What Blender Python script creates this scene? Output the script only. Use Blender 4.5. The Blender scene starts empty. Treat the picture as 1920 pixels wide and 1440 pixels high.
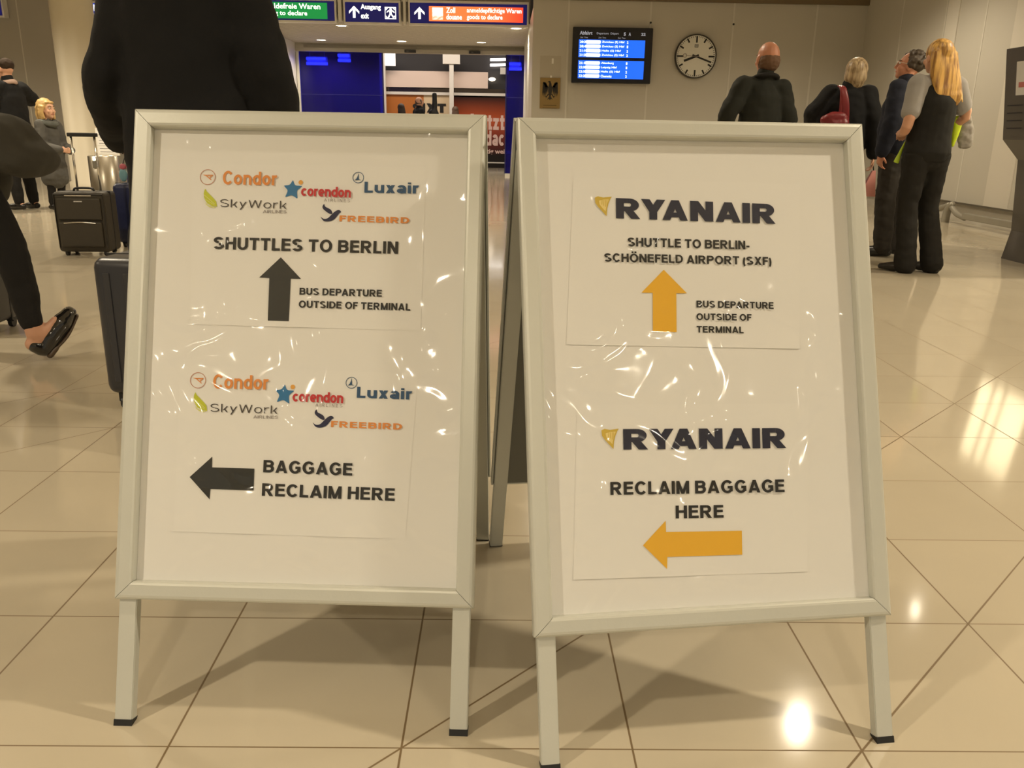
import bpy, bmesh, math, random
from math import sin, cos, pi, radians as rad
from mathutils import Vector as V, Matrix, noise
SC = bpy.context.scene
COL = SC.collection
random.seed(4)

# ------------------------------------------------------------------ camera, world, exposure
cam_d = bpy.data.cameras.new('camera'); cam_d.sensor_width = 36.0; cam_d.sensor_fit = 'HORIZONTAL'
cam_d.lens = 1573.54 / 1920 * 36; cam_d.clip_start = 0.02; cam_d.clip_end = 200
cam = bpy.data.objects.new('camera', cam_d); COL.objects.link(cam); SC.camera = cam
YAW, PITCH, ROLL = 0.0146997, 0.2909205, 0.0166386
_f = V((sin(YAW) * cos(PITCH), cos(YAW) * cos(PITCH), -sin(PITCH))); _r = V((cos(YAW), -sin(YAW), 0)); _u = _r.cross(_f)
_r, _u = _r * cos(ROLL) + _u * sin(ROLL), _u * cos(ROLL) - _r * sin(ROLL)
M = Matrix((_r, _u, -_f)).transposed().to_4x4(); M.translation = V((0, 0, 1.0)); cam.matrix_world = M
SC.view_settings.view_transform = 'Standard'; SC.view_settings.look = 'None'
SC.view_settings.gamma = 1.0; SC.view_settings.use_curve_mapping = False
SC.view_settings.exposure = 0.0
world = bpy.data.worlds.new('world'); SC.world = world; world.use_nodes = True
world.node_tree.nodes['Background'].inputs[0].default_value = (1.0, 0.88, 0.68, 1)
world.node_tree.nodes['Background'].inputs[1].default_value = 0.28
WARM = (1.0, 0.86, 0.645)
KEYS = [(-3.2, -0.6, 150), (3.0, 1.3, 150)]                       # x, y, watts: the two nearest downlights
OTHERS = [(-0.2, -3.4, 110), (3.2, -4.6, 90), (-3.4, -5.2, 90), (0.3, -7.2, 90), (2.4, 5.6, 14), (4.15, 7.3, 2), (5.2, 3.6, 90),
          (-3.6, 4.4, 80), (-6.6, 2.4, 90), (-7.2, 8.2, 120), (-3.8, 9.6, 110), (0.6, 9.6, 110), (4.0, 11.0, 95), (-9.6, 12.6, 110), (-2.2, 13.6, 80), (-6.3, 10.8, 120), (5.3, 6.3, 120)]  # the closing pair is added to brighten the left back and right floor
CEIL = 3.5

# ------------------------------------------------------------------ helpers
def tag(o, label=None, cat=None, group=None, kind=None):
    if label: o['label'] = label
    if cat: o['category'] = cat
    if group: o['group'] = group
    if kind: o['kind'] = kind
    return o
def empty(name, loc, label, cat, rz=0, group=None):
    o = bpy.data.objects.new(name, None); COL.objects.link(o); o.location = loc; o.rotation_euler = (0, 0, rz)
    o.empty_display_size = 0.1
    return tag(o, label, cat, group)
def link(name, me, mat=None, parent=None, smooth=False):
    o = bpy.data.objects.new(name, me); COL.objects.link(o)
    if mat is not None and not me.materials: me.materials.append(mat)
    if parent is not None: o.parent = parent
    if smooth: me.shade_smooth()
    return o
def mesh(name, vs, fs, mat=None, parent=None, smooth=False):
    me = bpy.data.meshes.new(name); me.from_pydata([tuple(v) for v in vs], [], fs); me.update()
    return link(name, me, mat, parent, smooth)
def copy_tree(o, parent=None):
    c = o.copy(); COL.objects.link(c)
    if parent is not None: c.parent = parent
    for ch in list(o.children): copy_tree(ch, c)
    return c

class MB:                                                       # collects shapes into one mesh
    def __init__(s): s.v = []; s.f = []
    def add(s, vs, fs):
        n = len(s.v); s.v += [V(v) for v in vs]; s.f += [tuple(i + n for i in f) for f in fs]; return s
    def box(s, x0, x1, y0, y1, z0, z1, bev=0.0):
        bm = bmesh.new(); bmesh.ops.create_cube(bm, size=1)
        for v in bm.verts: v.co = V(((x0 + x1) / 2 + v.co.x * (x1 - x0), (y0 + y1) / 2 + v.co.y * (y1 - y0), (z0 + z1) / 2 + v.co.z * (z1 - z0)))
        if bev: bmesh.ops.bevel(bm, geom=list(bm.edges), offset=bev, segments=3, affect='EDGES', profile=0.5)
        bm.verts.index_update(); r = s.add([v.co.copy() for v in bm.verts], [[v.index for v in f.verts] for f in bm.faces]); bm.free(); return r
    def cyl(s, p, q, r0, r1=None, n=20, cap=True):
        p, q = V(p), V(q); r1 = r0 if r1 is None else r1
        d = (q - p).normalized(); a = V((0, 0, 1)) if abs(d.z) < .9 else V((1, 0, 0)); u = d.cross(a).normalized(); w = d.cross(u)
        vs = [c + (u * cos(2 * pi * i / n) + w * sin(2 * pi * i / n)) * r for c, r in ((p, r0), (q, r1)) for i in range(n)]
        fs = [(i, (i + 1) % n, n + (i + 1) % n, n + i) for i in range(n)]
        if cap: fs += [tuple(range(n - 1, -1, -1)), tuple(range(n, 2 * n))]
        return s.add(vs, fs)
    def lathe(s, prof, c=(0, 0, 0), n=32):                      # (r, z) profile about z
        vs = [V(c) + V((r * cos(2 * pi * i / n), r * sin(2 * pi * i / n), z)) for r, z in prof for i in range(n)]
        fs = [(k * n + i, k * n + (i + 1) % n, (k + 1) * n + (i + 1) % n, (k + 1) * n + i) for k in range(len(prof) - 1) for i in range(n)]
        return s.add(vs, fs)
    def tube(s, pts, rad_, n=12, sub=4, side=None):
        """round-ended tube; radius r or (r_side, r_depth); `side` = axis that r_side runs along"""
        P = [V(p) for p in pts]; Rr = [(r, r) if not isinstance(r, (tuple, list)) else tuple(r) for r in rad_]
        cp, cr = [], []
        for i in range(len(P) - 1):
            a, b = P[i], P[i + 1]; z = P[i - 1] if i else a * 2 - b; e = P[i + 2] if i + 2 < len(P) else b * 2 - a
            for k in range(sub):
                t = k / sub
                cp.append(0.5 * ((2 * a) + (b - z) * t + (2 * z - 5 * a + 4 * b - e) * t * t + (3 * a - z - 3 * b + e) * t ** 3))
                w = t * t * (3 - 2 * t); cr.append([Rr[i][j] * (1 - w) + Rr[i + 1][j] * w for j in (0, 1)])
        cp.append(P[-1]); cr.append(list(Rr[-1]))
        d0 = (cp[0] - cp[1]).normalized(); d1 = (cp[-1] - cp[-2]).normalized()
        m0, m1 = min(cr[0]), min(cr[-1])
        cp = [cp[0] + d0 * m0 * .8, cp[0] + d0 * m0 * .45] + cp + [cp[-1] + d1 * m1 * .45, cp[-1] + d1 * m1 * .8]
        cr = [[c * .45 for c in cr[0]], [c * .85 for c in cr[0]]] + cr + [[c * .85 for c in cr[-1]], [c * .45 for c in cr[-1]]]
        vs = []; prev = None
        for i, c in enumerate(cp):
            d = (cp[min(i + 1, len(cp) - 1)] - cp[max(i - 1, 0)]).normalized()
            u = V(side) if side is not None else (prev if prev is not None else (V((1, 0, 0)) if abs(d.x) < .9 else V((0, 1, 0))))
            u = (u - d * u.dot(d)).normalized(); prev = u; w = d.cross(u)
            vs += [c + u * cr[i][0] * cos(2 * pi * k / n) + w * cr[i][1] * sin(2 * pi * k / n) for k in range(n)]
        L = len(cp)
        fs = [(i * n + k, i * n + (k + 1) % n, (i + 1) * n + (k + 1) % n, (i + 1) * n + k) for i in range(L - 1) for k in range(n)]
        fs += [tuple(range(n - 1, -1, -1)), tuple(range((L - 1) * n, L * n))]
        return s.add(vs, fs)
    def ell(s, c, r, M3=None, nu=16, nv=10):
        c = V(c); M3 = M3 or Matrix.Identity(3); vs = [c + M3 @ V((0, 0, r[2]))]
        for j in range(1, nv):
            t = pi * j / nv
            vs += [c + M3 @ V((r[0] * sin(t) * cos(2 * pi * i / nu), r[1] * sin(t) * sin(2 * pi * i / nu), r[2] * cos(t))) for i in range(nu)]
        vs.append(c + M3 @ V((0, 0, -r[2]))); fs = [(0, 1 + i, 1 + (i + 1) % nu) for i in range(nu)]
        for j in range(nv - 2): fs += [(1 + j * nu + i, 1 + (j + 1) * nu + i, 1 + (j + 1) * nu + (i + 1) % nu, 1 + j * nu + (i + 1) % nu) for i in range(nu)]
        b = 1 + (nv - 2) * nu; fs += [(b + i, len(vs) - 1, b + (i + 1) % nu) for i in range(nu)]
        return s.add(vs, fs)
    def poly(s, pts): return s.add(pts, [tuple(range(len(pts)))])
    def build(s, name, mat=None, parent=None, smooth=False): return mesh(name, s.v, s.f, mat, parent, smooth)
    def blob(s, name, mat, parent=None, vox=.009, it=6, wr=0.0, fr=9.0, seed=0):
        """one continuous skin round everything collected (voxel union), softened, with cloth wrinkles"""
        me = bpy.data.meshes.new(name); me.from_pydata([tuple(v) for v in s.v], [], s.f); o = bpy.data.objects.new(name, me); COL.objects.link(o)
        bm = bmesh.new(); bm.from_mesh(me); bmesh.ops.recalc_face_normals(bm, faces=bm.faces); bm.to_mesh(me); bm.free()
        m = o.modifiers.new('r', 'REMESH'); m.mode = 'VOXEL'; m.voxel_size = vox; m.use_smooth_shade = True
        m = o.modifiers.new('s', 'SMOOTH'); m.iterations = it; m.factor = .5
        bpy.context.view_layer.update(); dg = bpy.context.evaluated_depsgraph_get()
        new = bpy.data.meshes.new_from_object(o.evaluated_get(dg)); o.modifiers.clear(); o.data = new; bpy.data.meshes.remove(me)
        new.name = name; new.materials.clear(); new.materials.append(mat); new.shade_smooth()
        if wr:
            off = V((seed * 3.1, seed * 1.7, 0)); co = []
            nr = [n.vector.copy() for n in new.vertex_normals]
            for v, n in zip(new.vertices, nr):
                p = v.co + off; q = V((p.x * fr, p.y * fr, p.z * fr * 1.3)); d = noise.noise(q) + .5 * noise.noise(q * 2.3)
                co.extend(v.co + n * wr * d)
            new.vertices.foreach_set('co', co); new.update()
        if parent is not None: o.parent = parent
        return o

# ------------------------------------------------------------------ materials
MATS = {}
def pm(name, col, rough=.5, metal=0., var=0., vs=6., bump=0., bs=60., spec=.5, coat=0.):
    if name in MATS: return MATS[name]
    m = bpy.data.materials.new(name); m.use_nodes = True; N = m.node_tree.nodes; L = m.node_tree.links; b = N['Principled BSDF']
    b.inputs['Base Color'].default_value = (*col, 1); b.inputs['Roughness'].default_value = rough; b.inputs['Metallic'].default_value = metal
    b.inputs['Specular IOR Level'].default_value = spec; b.inputs['Coat Weight'].default_value = coat
    tc = N.new('ShaderNodeTexCoord')
    if var:
        n = N.new('ShaderNodeTexNoise'); n.inputs['Scale'].default_value = vs; n.inputs['Detail'].default_value = 4
        r = N.new('ShaderNodeMapRange'); r.inputs['To Min'].default_value = 1 - var; r.inputs['To Max'].default_value = 1 + var
        x = N.new('ShaderNodeMix'); x.data_type = 'RGBA'; x.blend_type = 'MULTIPLY'; x.inputs[0].default_value = 1; x.inputs[6].default_value = (*col, 1)
        L.new(tc.outputs['Object'], n.inputs['Vector']); L.new(n.outputs[0], r.inputs[0]); L.new(r.outputs[0], x.inputs[7]); L.new(x.outputs[2], b.inputs['Base Color'])
    if bump:
        n = N.new('ShaderNodeTexNoise'); n.inputs['Scale'].default_value = bs; n.inputs['Detail'].default_value = 3
        k = N.new('ShaderNodeBump'); k.inputs['Strength'].default_value = bump; k.inputs['Distance'].default_value = .01
        L.new(tc.outputs['Object'], n.inputs['Vector']); L.new(n.outputs[0], k.inputs['Height']); L.new(k.outputs[0], b.inputs['Normal'])
    MATS[name] = m; return m
def em(name, col, st=1.0):
    if name in MATS: return MATS[name]
    m = bpy.data.materials.new(name); m.use_nodes = True; b = m.node_tree.nodes['Principled BSDF']
    b.inputs['Base Color'].default_value = (*[c * .3 for c in col], 1); b.inputs['Roughness'].default_value = .4
    b.inputs['Emission Color'].default_value = (*col, 1); b.inputs['Emission Strength'].default_value = st
    MATS[name] = m; return m
ALU = pm('satin_white_aluminium', (.58, .585, .525), .38, .2, var=.03, vs=14, bump=.02, bs=220)
ALU_IN = pm('plain_grey_back_sheet', (.16, .16, .14), .5, .2)
BLACKP = pm('black_plastic', (.012, .012, .012), .45)
PAPER = pm('white_paper', (.78, .77, .745), .7, var=.015, vs=5, bump=.05, bs=9)
INK = pm('black_ink', (.010, .009, .007), .6)
STEEL = pm('brushed_steel', (.55, .51, .43), .30, 1.0, var=.06, vs=4)
CHROME = pm('chrome', (.75, .73, .7), .18, 1.0)
WALL = pm('warm_grey_wall_panel', (.50, .47, .40), .55, var=.03, vs=1.2)
WALLD = pm('taupe_wall', (.43, .40, .345), .6, var=.03, vs=1.2)
TRIM = pm('pale_trim', (.60, .57, .50), .45)
BROWN = pm('brown_trim', (.16, .115, .06), .5)
CREAM = pm('cream_column_paint', (.66, .60, .47), .5, var=.02, vs=2)
WHITEP = pm('white_painted_metal', (.78, .76, .70), .4)

# ------------------------------------------------------------------ stroke lettering (heavy grotesque)
def glyph(c, w):
    h = w / 2; P = []
    def vert(x, y0=0., y1=1.): P.append([(x - h, y0), (x + h, y0), (x + h, y1), (x - h, y1)])
    k = .86 * w; g = k / 2
    def hor(y, x0, x1): P.append([(x0, y - g), (x1, y - g), (x1, y + g), (x0, y + g)])
    def diag(x0, y0, x1, y1, ww=w):
        L = math.hypot(x1 - x0, y1 - y0); e = ww / 2 * L / max(abs(y1 - y0), .01); P.append([(x0 - e, y0), (x0 + e, y0), (x1 + e, y1), (x1 - e, y1)])
    def arc(cx, cy, rx, ry, a0, a1, n=14):                       # degrees; centre-line radii
        for i in range(n):
            t, u = rad(a0 + (a1 - a0) * i / n), rad(a0 + (a1 - a0) * (i + 1) / n)
            P.append([(cx + (rx - h) * cos(t), cy + (ry - g) * sin(t)), (cx + (rx + h) * cos(t), cy + (ry + g) * sin(t)), (cx + (rx + h) * cos(u), cy + (ry + g) * sin(u)), (cx + (rx - h) * cos(u), cy + (ry - g) * sin(u))])
    W = .80; X = .74; T = 1 - g; B = g                            # right limit for caps, x-height
    adv = None
    if c == ' ': return [], .40
    if c == 'S':
        arc(.38, .74, .38 - h, .26 - g, 20, 270); arc(.40, .265, .40 - h, .265 - g, 90, -160); adv = .80; 
    elif c == 'H': vert(h); vert(W - h); hor(.53, h, W - h)
    elif c == 'U': vert(h, .34); vert(W - h, .34); arc(W / 2, .35, W / 2 - h, .36 - g, 180, 360)
    elif c == 'T': vert(.37); hor(T, 0, .74); adv = .74
    elif c == 'L': vert(h); hor(B, h, .62); adv = .62
    elif c == 'E': vert(h); hor(B, h, .70); hor(T, h, .68); hor(.53, h, .65); adv = .70
    elif c == 'F': vert(h); hor(T, h, .64); hor(.51, h, .58); adv = .62
    elif c in 'OÖQ': arc(.47, .5, .47 - h, .52 - g, 0, 360, 36); adv = .94
    elif c == 'C': arc(.44, .5, .44 - h, .52 - g, 38, 322, 28); adv = .84
    elif c == 'G': arc(.46, .5, .46 - h, .52 - g, 38, 318, 28); vert(.86 - h, .12, .46); hor(.46, .48, .86); adv = .90
    elif c == 'D': vert(h); hor(B, h, .38); hor(T, h, .38); arc(.38, .5, .45 - h, .5 - g, -90, 90, 20); adv = .83
    elif c in 'BRP':
        vert(h); hor(T, h, .46); m = .53 if c == 'B' else .48; hor(m, h, .46); arc(.46, (T + m) / 2, .31 - h if c == 'B' else .32 - h, (T - m) / 2, -90, 90); adv = .78
        if c == 'B': hor(B, h, .46); arc(.46, (B + m) / 2, .34 - h, (m - B) / 2, -90, 90); adv = .80
        if c == 'R': diag(.82 - h * 1.15, 0, .44, m - g + .02); adv = .84
    elif c == 'I': vert(h); adv = w
    elif c == 'N': vert(h); vert(W - h); diag(W - h, 0, h, 1)
    elif c == 'M': vert(h); vert(.94 - h); diag(.47, 0, h, 1, w * .9); diag(.47, 0, .94 - h, 1, w * .9); adv = .94
    elif c == 'A': diag(h * 1.05, 0, .445, 1, w * .94); diag(.89 - h * 1.05, 0, .445, 1, w * .94); hor(.27, .2, .69); adv = .89
    elif c == 'X': diag(h * 1.2, 0, .83 - h * 1.2, 1); diag(.83 - h * 1.2, 0, h * 1.2, 1); adv = .83
    elif c == 'Y': vert(.43, 0, .45); diag(.43, .40, h * 1.2, 1); diag(.43, .40, .86 - h * 1.2, 1); adv = .86
    elif c == 'K' or c == 'k':
        t = 1; vert(h); m = .42 if c == 'K' else .3; hi = 1 if c == 'K' else X; x1 = .8 if c == 'K' else .62
        diag(x1 - h * 1.3, 0, .3, m + .14); diag(.22, m - .06, x1 - h * 1.4, hi); adv = x1
    elif c == 'W': [diag(*q, w * .92) for q in ((.3, 0, h * 1.1, 1), (.3, 0, .6, 1), (.9, 0, .6, 1), (.9, 0, 1.2 - h * 1.1, 1))]; adv = 1.2
    elif c == '-': hor(.34, 0, .36); adv = .36
    elif c == '(': arc(.42, .36, .42 - h, .68, 130, 230); adv = .28
    elif c == ')': arc(-.14, .36, .42 - h, .68, 50, -50); adv = .28
    elif c == 'o': arc(.36, X / 2, .36 - h, X / 2 + .01 - g, 0, 360, 30); adv = .72
    elif c == 'c': arc(.36, X / 2, .36 - h, X / 2 + .01 - g, 45, 315, 24); adv = .66
    elif c == 'e': arc(.36, X / 2, .36 - h, X / 2 + .01 - g, 0, 318, 26); hor(X / 2, .1, .72 - h); adv = .70
    elif c == 'n': vert(h, 0, X); arc(.35, X - .30, .35 - h, .31 - g, 180, 0); vert(.70 - h, 0, X - .30); adv = .70
    elif c == 'u': vert(h, .3, X); arc(.35, .30, .35 - h, .31 - g, 180, 360); vert(.70 - h, 0, X); adv = .70
    elif c == 'd': arc(.36, X / 2, .36 - h, X / 2 + .01 - g, 0, 360, 30); vert(.72 - h); adv = .72
    elif c == 'r': vert(h, 0, X); arc(.36, X - .28, .36 - h, .29 - g, 180, 75); adv = .44
    elif c == 'x': diag(h * 1.2, 0, .68 - h * 1.2, X); diag(.68 - h * 1.2, 0, h * 1.2, X); adv = .68
    elif c == 'a': arc(.33, .22, .33 - h, .23 - g, 0, 360, 26); vert(.67 - h, 0, .5); arc(.34, .46, .33 - h, .29 - g, 0, 155); adv = .67
    elif c == 'i': vert(h, 0, X); vert(h, .84, 1); adv = w
    elif c == 'y': diag(.33, 0, h * 1.2, X); diag(.12, -.27, .66 - h * 1.2, X); adv = .66
    elif c == 't': vert(.22, .0, .92); hor(X - g, 0, .46); hor(B, .22, .46); adv = .46
    elif c == 'z': hor(X - g, 0, .58); hor(B, 0, .58); diag(h * 1.2, 0, .58 - h * 1.2, X); adv = .58
    else: vert(h); adv = w
    if c == 'Ö': P += [[(.2, 1.08), (.2 + w, 1.08), (.2 + w, 1.08 + k), (.2, 1.08 + k)], [(.74 - w, 1.08), (.74, 1.08), (.74, 1.08 + k), (.74 - w, 1.08 + k)]]
    return P, (adv if adv is not None else W)
KERN = {'RY': -.08, 'YA': -.20, 'AT': -.08, 'TA': -.1, 'PA': -.08, 'LT': -.08, 'AI': -.02, 'LY': -.1}
def lettering(s, p0, p1, cap, place, mat, parent, w=.20, gap=.15, slant=0., name='lettering', step=1.2e-5):
    """fit the words between p0 and p1 (baseline); place(x, y) -> 3-D point; one mesh for each word"""
    words = []; x = 0
    for k, word in enumerate(s.split(' ')):
        if k: x += .44 - gap
        out = []
        for i, c in enumerate(word):
            P, a = glyph(c, w); x += KERN.get(word[i - 1:i + 1], 0) if i else 0
            out += [[(x + px + slant * py, py) for px, py in q] for q in P]; x += a + gap
        words.append(out)
    x -= gap; d = V(p1) - V(p0); u = d / x; n = V((-d.y, d.x)).normalized() * cap
    o0 = V(place(0, 0)); nrm = (V(place(1, 0)) - o0).cross(V(place(0, 1)) - o0).normalized(); objs = []
    for out in words:
        mb = MB()
        for i, q in enumerate(out): mb.poly([V(place(*(V(p0) + u * a + n * b))) + nrm * step * i for a, b in q])
        objs.append(mb.build(name, mat, parent))
    return objs[0]
def text_mesh(s, bold):
    c = bpy.data.curves.new('t', 'FONT'); c.body = s; c.offset = bold; c.resolution_u = 2
    o = bpy.data.objects.new('t', c); COL.objects.link(o); bpy.context.view_layer.update()
    me = bpy.data.meshes.new_from_object(o.evaluated_get(bpy.context.evaluated_depsgraph_get())); bpy.data.objects.remove(o); bpy.data.curves.remove(c)
    return me
def fonttext(s, place, x0, y0, w, h, mat, parent, bold=.0, name='lettering'):
    """built-in sans lettering squeezed into a w x h box at (x0, y0) of a surface; one mesh for each word"""
    me = text_mesh(s, bold); words = s.split(); ends = []
    for k in range(len(words) - 1):
        m = text_mesh(s[:s.index(words[k + 1], sum(len(q) for q in words[:k + 1]) + k)].rstrip(), bold); ends.append(max(v.co.x for v in m.vertices) + .02); bpy.data.meshes.remove(m)
    co = [v.co.copy() for v in me.vertices]; xs = [v.x for v in co]; ys = [v.y for v in co]; a, b = min(xs), min(ys); sx = w / max(1e-6, max(xs) - a); sy = h / max(1e-6, max(ys) - b)
    groups = [MB() for _ in words]
    for f in me.polygons:
        pts = [co[i] for i in f.vertices]; k = sum(1 for e in ends if max(q.x for q in pts) > e)
        groups[k].poly([place(x0 + (q.x - a) * sx, y0 + (q.y - b) * sy) for q in pts])
    bpy.data.meshes.remove(me); objs = []
    for g in groups:
        o = g.build(name, mat, parent); bm = bmesh.new(); bm.from_mesh(o.data); bmesh.ops.remove_doubles(bm, verts=bm.verts, dist=1e-6); bm.to_mesh(o.data); bm.free(); objs.append(o)
    return objs
def ring2(mb, place, c, r, t, n=32):
    for i in range(n):
        a, b = 2 * pi * i / n, 2 * pi * (i + 1) / n
        mb.poly([place(c[0] + q * cos(x), c[1] + q * sin(x)) for q, x in ((r - t, a), (r, a), (r, b), (r - t, b))])
def disc2(mb, place, c, r, n=24): mb.poly([place(c[0] + r * cos(2 * pi * i / n), c[1] + r * sin(2 * pi * i / n)) for i in range(n)])

# ------------------------------------------------------------------ setting
def floor_material():
    m = bpy.data.materials.new('polished_cream_floor_tiles'); m.use_nodes = True; N = m.node_tree.nodes; L = m.node_tree.links; b = N['Principled BSDF']
    def mth(op, *a):
        n = N.new('ShaderNodeMath'); n.operation = op
        for i, x in enumerate(a):
            if isinstance(x, (int, float)): n.inputs[i].default_value = x
            else: L.new(x, n.inputs[i])
        return n.outputs[0]
    tc = N.new('ShaderNodeTexCoord'); sp = N.new('ShaderNodeSeparateXYZ'); L.new(tc.outputs['Object'], sp.inputs[0])
    t, x0, y0 = .39196, -.55146, 1.18503
    u = mth('DIVIDE', mth('SUBTRACT', sp.outputs[0], x0), t); v = mth('DIVIDE', mth('SUBTRACT', sp.outputs[1], y0), t)
    def near(a): return mth('ABSOLUTE', mth('SUBTRACT', mth('FRACT', mth('ADD', a, .5)), .5))
    du, dv = near(u), near(v); dd = mth('SUBTRACT', u, v)
    dg = None
    for o in (-12, -10, -8, -6, 1, 3):
        e = mth('MULTIPLY', mth('ABSOLUTE', mth('SUBTRACT', dd, o)), .7071); dg = e if dg is None else mth('MINIMUM', dg, e)
    dmin = mth('MINIMUM', mth('MINIMUM', du, mth('MULTIPLY', dv, 1.35)), dg)
    nz = N.new('ShaderNodeTexNoise'); nz.inputs['Scale'].default_value = 1.7; L.new(tc.outputs['Object'], nz.inputs['Vector'])
    wid = mth('ADD', mth('MULTIPLY', nz.outputs[0], .004), .0042)
    line = mth('SUBTRACT', 1.0, mth('SMOOTH_MIN', 1.0, mth('DIVIDE', dmin, wid), .05))
    line = mth('MAXIMUM', mth('MINIMUM', mth('MULTIPLY', line, 2.5), 1.0), 0.0)
    wn = N.new('ShaderNodeTexWhiteNoise'); wn.noise_dimensions = '2D'; cv = N.new('ShaderNodeCombineXYZ')
    L.new(mth('FLOOR', u), cv.inputs[0]); L.new(mth('FLOOR', v), cv.inputs[1]); L.new(cv.outputs[0], wn.inputs['Vector'])
    n2 = N.new('ShaderNodeTexNoise'); n2.inputs['Scale'].default_value = 5; n2.inputs['Detail'].default_value = 6; L.new(tc.outputs['Object'], n2.inputs['Vector'])
    val = mth('ADD', mth('ADD', .93, mth('MULTIPLY', wn.outputs[0], .05)), mth('MULTIPLY', n2.outputs[0], .06))
    mx = N.new('ShaderNodeMix'); mx.data_type = 'RGBA'; mx.blend_type = 'MULTIPLY'; mx.inputs[0].default_value = 1; mx.inputs[6].default_value = (.50, .44, .33, 1); L.new(val, mx.inputs[7])
    m2 = N.new('ShaderNodeMix'); m2.data_type = 'RGBA'; L.new(line, m2.inputs[0]); L.new(mx.outputs[2], m2.inputs[6]); m2.inputs[7].default_value = (.17, .115, .055, 1)
    L.new(m2.outputs[2], b.inputs['Base Color'])
    n3 = N.new('ShaderNodeTexNoise'); n3.inputs['Scale'].default_value = 2.5; n3.inputs['Detail'].default_value = 5; L.new(tc.outputs['Object'], n3.inputs['Vector'])
    L.new(mth('ADD', mth('ADD', mth('MULTIPLY', n3.outputs[0], .09), .05), mth('MULTIPLY', line, .5)), b.inputs['Roughness'])
    b.inputs['Specular IOR Level'].default_value = .5
    return m
tag(mesh('floor', [(-14, -12, 0), (8, -12, 0), (8, 40, 0), (-14, 40, 0)], [(0, 1, 2, 3)], floor_material()), kind='structure')
def struct(name, mb, mat, parent=None): 
    o = mb.build(name, mat, parent)
    if parent is None: tag(o, kind='structure')
    return o
YB, XR = 14.5, 5.8                                              # right-hand back wall, right side wall
w = struct('wall_right', MB().box(XR, XR + .2, -3, YB, .245, CEIL), WALL)
seam = MB()
for y in (13.2, 11.9, 10.9, 9.6, 8.3, 7.0): seam.box(XR - .004, XR + .01, y - .012, y + .012, .25, CEIL)
seam.build('panel_joint', TRIM, w)
pan = MB()
for y0, y1 in ((9.75, 10.25), (11.55, 11.85)): pan.box(XR - .012, XR + .01, y0, y1, .246, CEIL)
pan.build('raised_panel', pm('pale_wall_panel', (.60, .56, .48), .5), w)
struct('baseboard_right', MB().box(XR + .06, XR + .2, -3, YB, 0, .245), pm('plinth_paint', (.62, .58, .50), .3))
struct('trim_1', MB().box(XR - .02, XR + .1, -3, YB, .225, .245), pm('dark_edge_strip', (.10, .085, .06), .5))
w = struct('wall_back', MB().box(.46, XR + .2, YB, YB + .25, 0, CEIL), WALL)
seam = MB()
for x in (1.02, 2.33, 3.66, 4.99): seam.box(x - .014, x + .014, YB - .006, YB + .01, 0, CEIL)
seam.build('panel_joint', TRIM, w)
sc = MB()
for x in (2.335, 3.665): sc.cyl((x, YB - .016, 2.72), (x, YB, 2.72), .016, n=10)
sc.build('fixing_stud', BLACKP, w)
struct('trim_2', MB().box(.5, XR, YB - .05, YB, 3.03, 3.12), BROWN)
struct('wall_passage_right', MB().box(.46, .66, YB + .25, 20.7, 0, 2.95), WHITEP)
struct('wall_passage_left', MB().box(-4.98, -4.80, 16.7, 20.7, 0, 2.95), WHITEP)
struct('wall_back_left', MB().box(-13, -4.98, 16.5, 16.7, 0, CEIL), WALLD)
o = MB()
for x in (-8.78, -7.9, -6.0): o.box(x - .012, x + .012, 16.494, 16.51, 0, CEIL)
o.build('panel_joint', TRIM, bpy.data.objects['wall_back_left'])
struct('wall_left', MB().box(-13.2, -13, -3, 16.7, 0, CEIL), WALLD)
struct('trim_3', MB().box(-4.98, .46, 16.5, 16.7, 2.9, CEIL), WALLD)            # lintel over the passage mouth
struct('ceiling', MB().box(-13, XR + .2, -9.5, 16.6, CEIL, CEIL + .1), pm('ceiling_paint', (.62, .58, .5), .7))
def tile_ceiling():
    m = pm('ceiling_tiles', (.58, .54, .46), .7); N = m.node_tree.nodes; L = m.node_tree.links
    tc = N.new('ShaderNodeTexCoord'); mp = N.new('ShaderNodeMapping'); mp.inputs['Rotation'].default_value = (0, 0, rad(45)); mp.inputs['Scale'].default_value = (1.6, 1.6, 1.6)
    br = N.new('ShaderNodeTexBrick'); br.offset = 0; br.inputs['Brick Width'].default_value = 1; br.inputs['Row Height'].default_value = 1; br.inputs['Mortar Size'].default_value = .04
    br.inputs['Color1'].default_value = (.56, .52, .44, 1); br.inputs['Color2'].default_value = (.52, .48, .41, 1); br.inputs['Mortar'].default_value = (.16, .15, .12, 1)
    L.new(tc.outputs['Object'], mp.inputs[0]); L.new(mp.outputs[0], br.inputs[0]); L.new(br.outputs[0], N['Principled BSDF'].inputs['Base Color']); return m
struct('ceiling_passage', MB().box(-4.98, .66, 16.71, 20.7, 2.9, 2.94), tile_ceiling())

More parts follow.
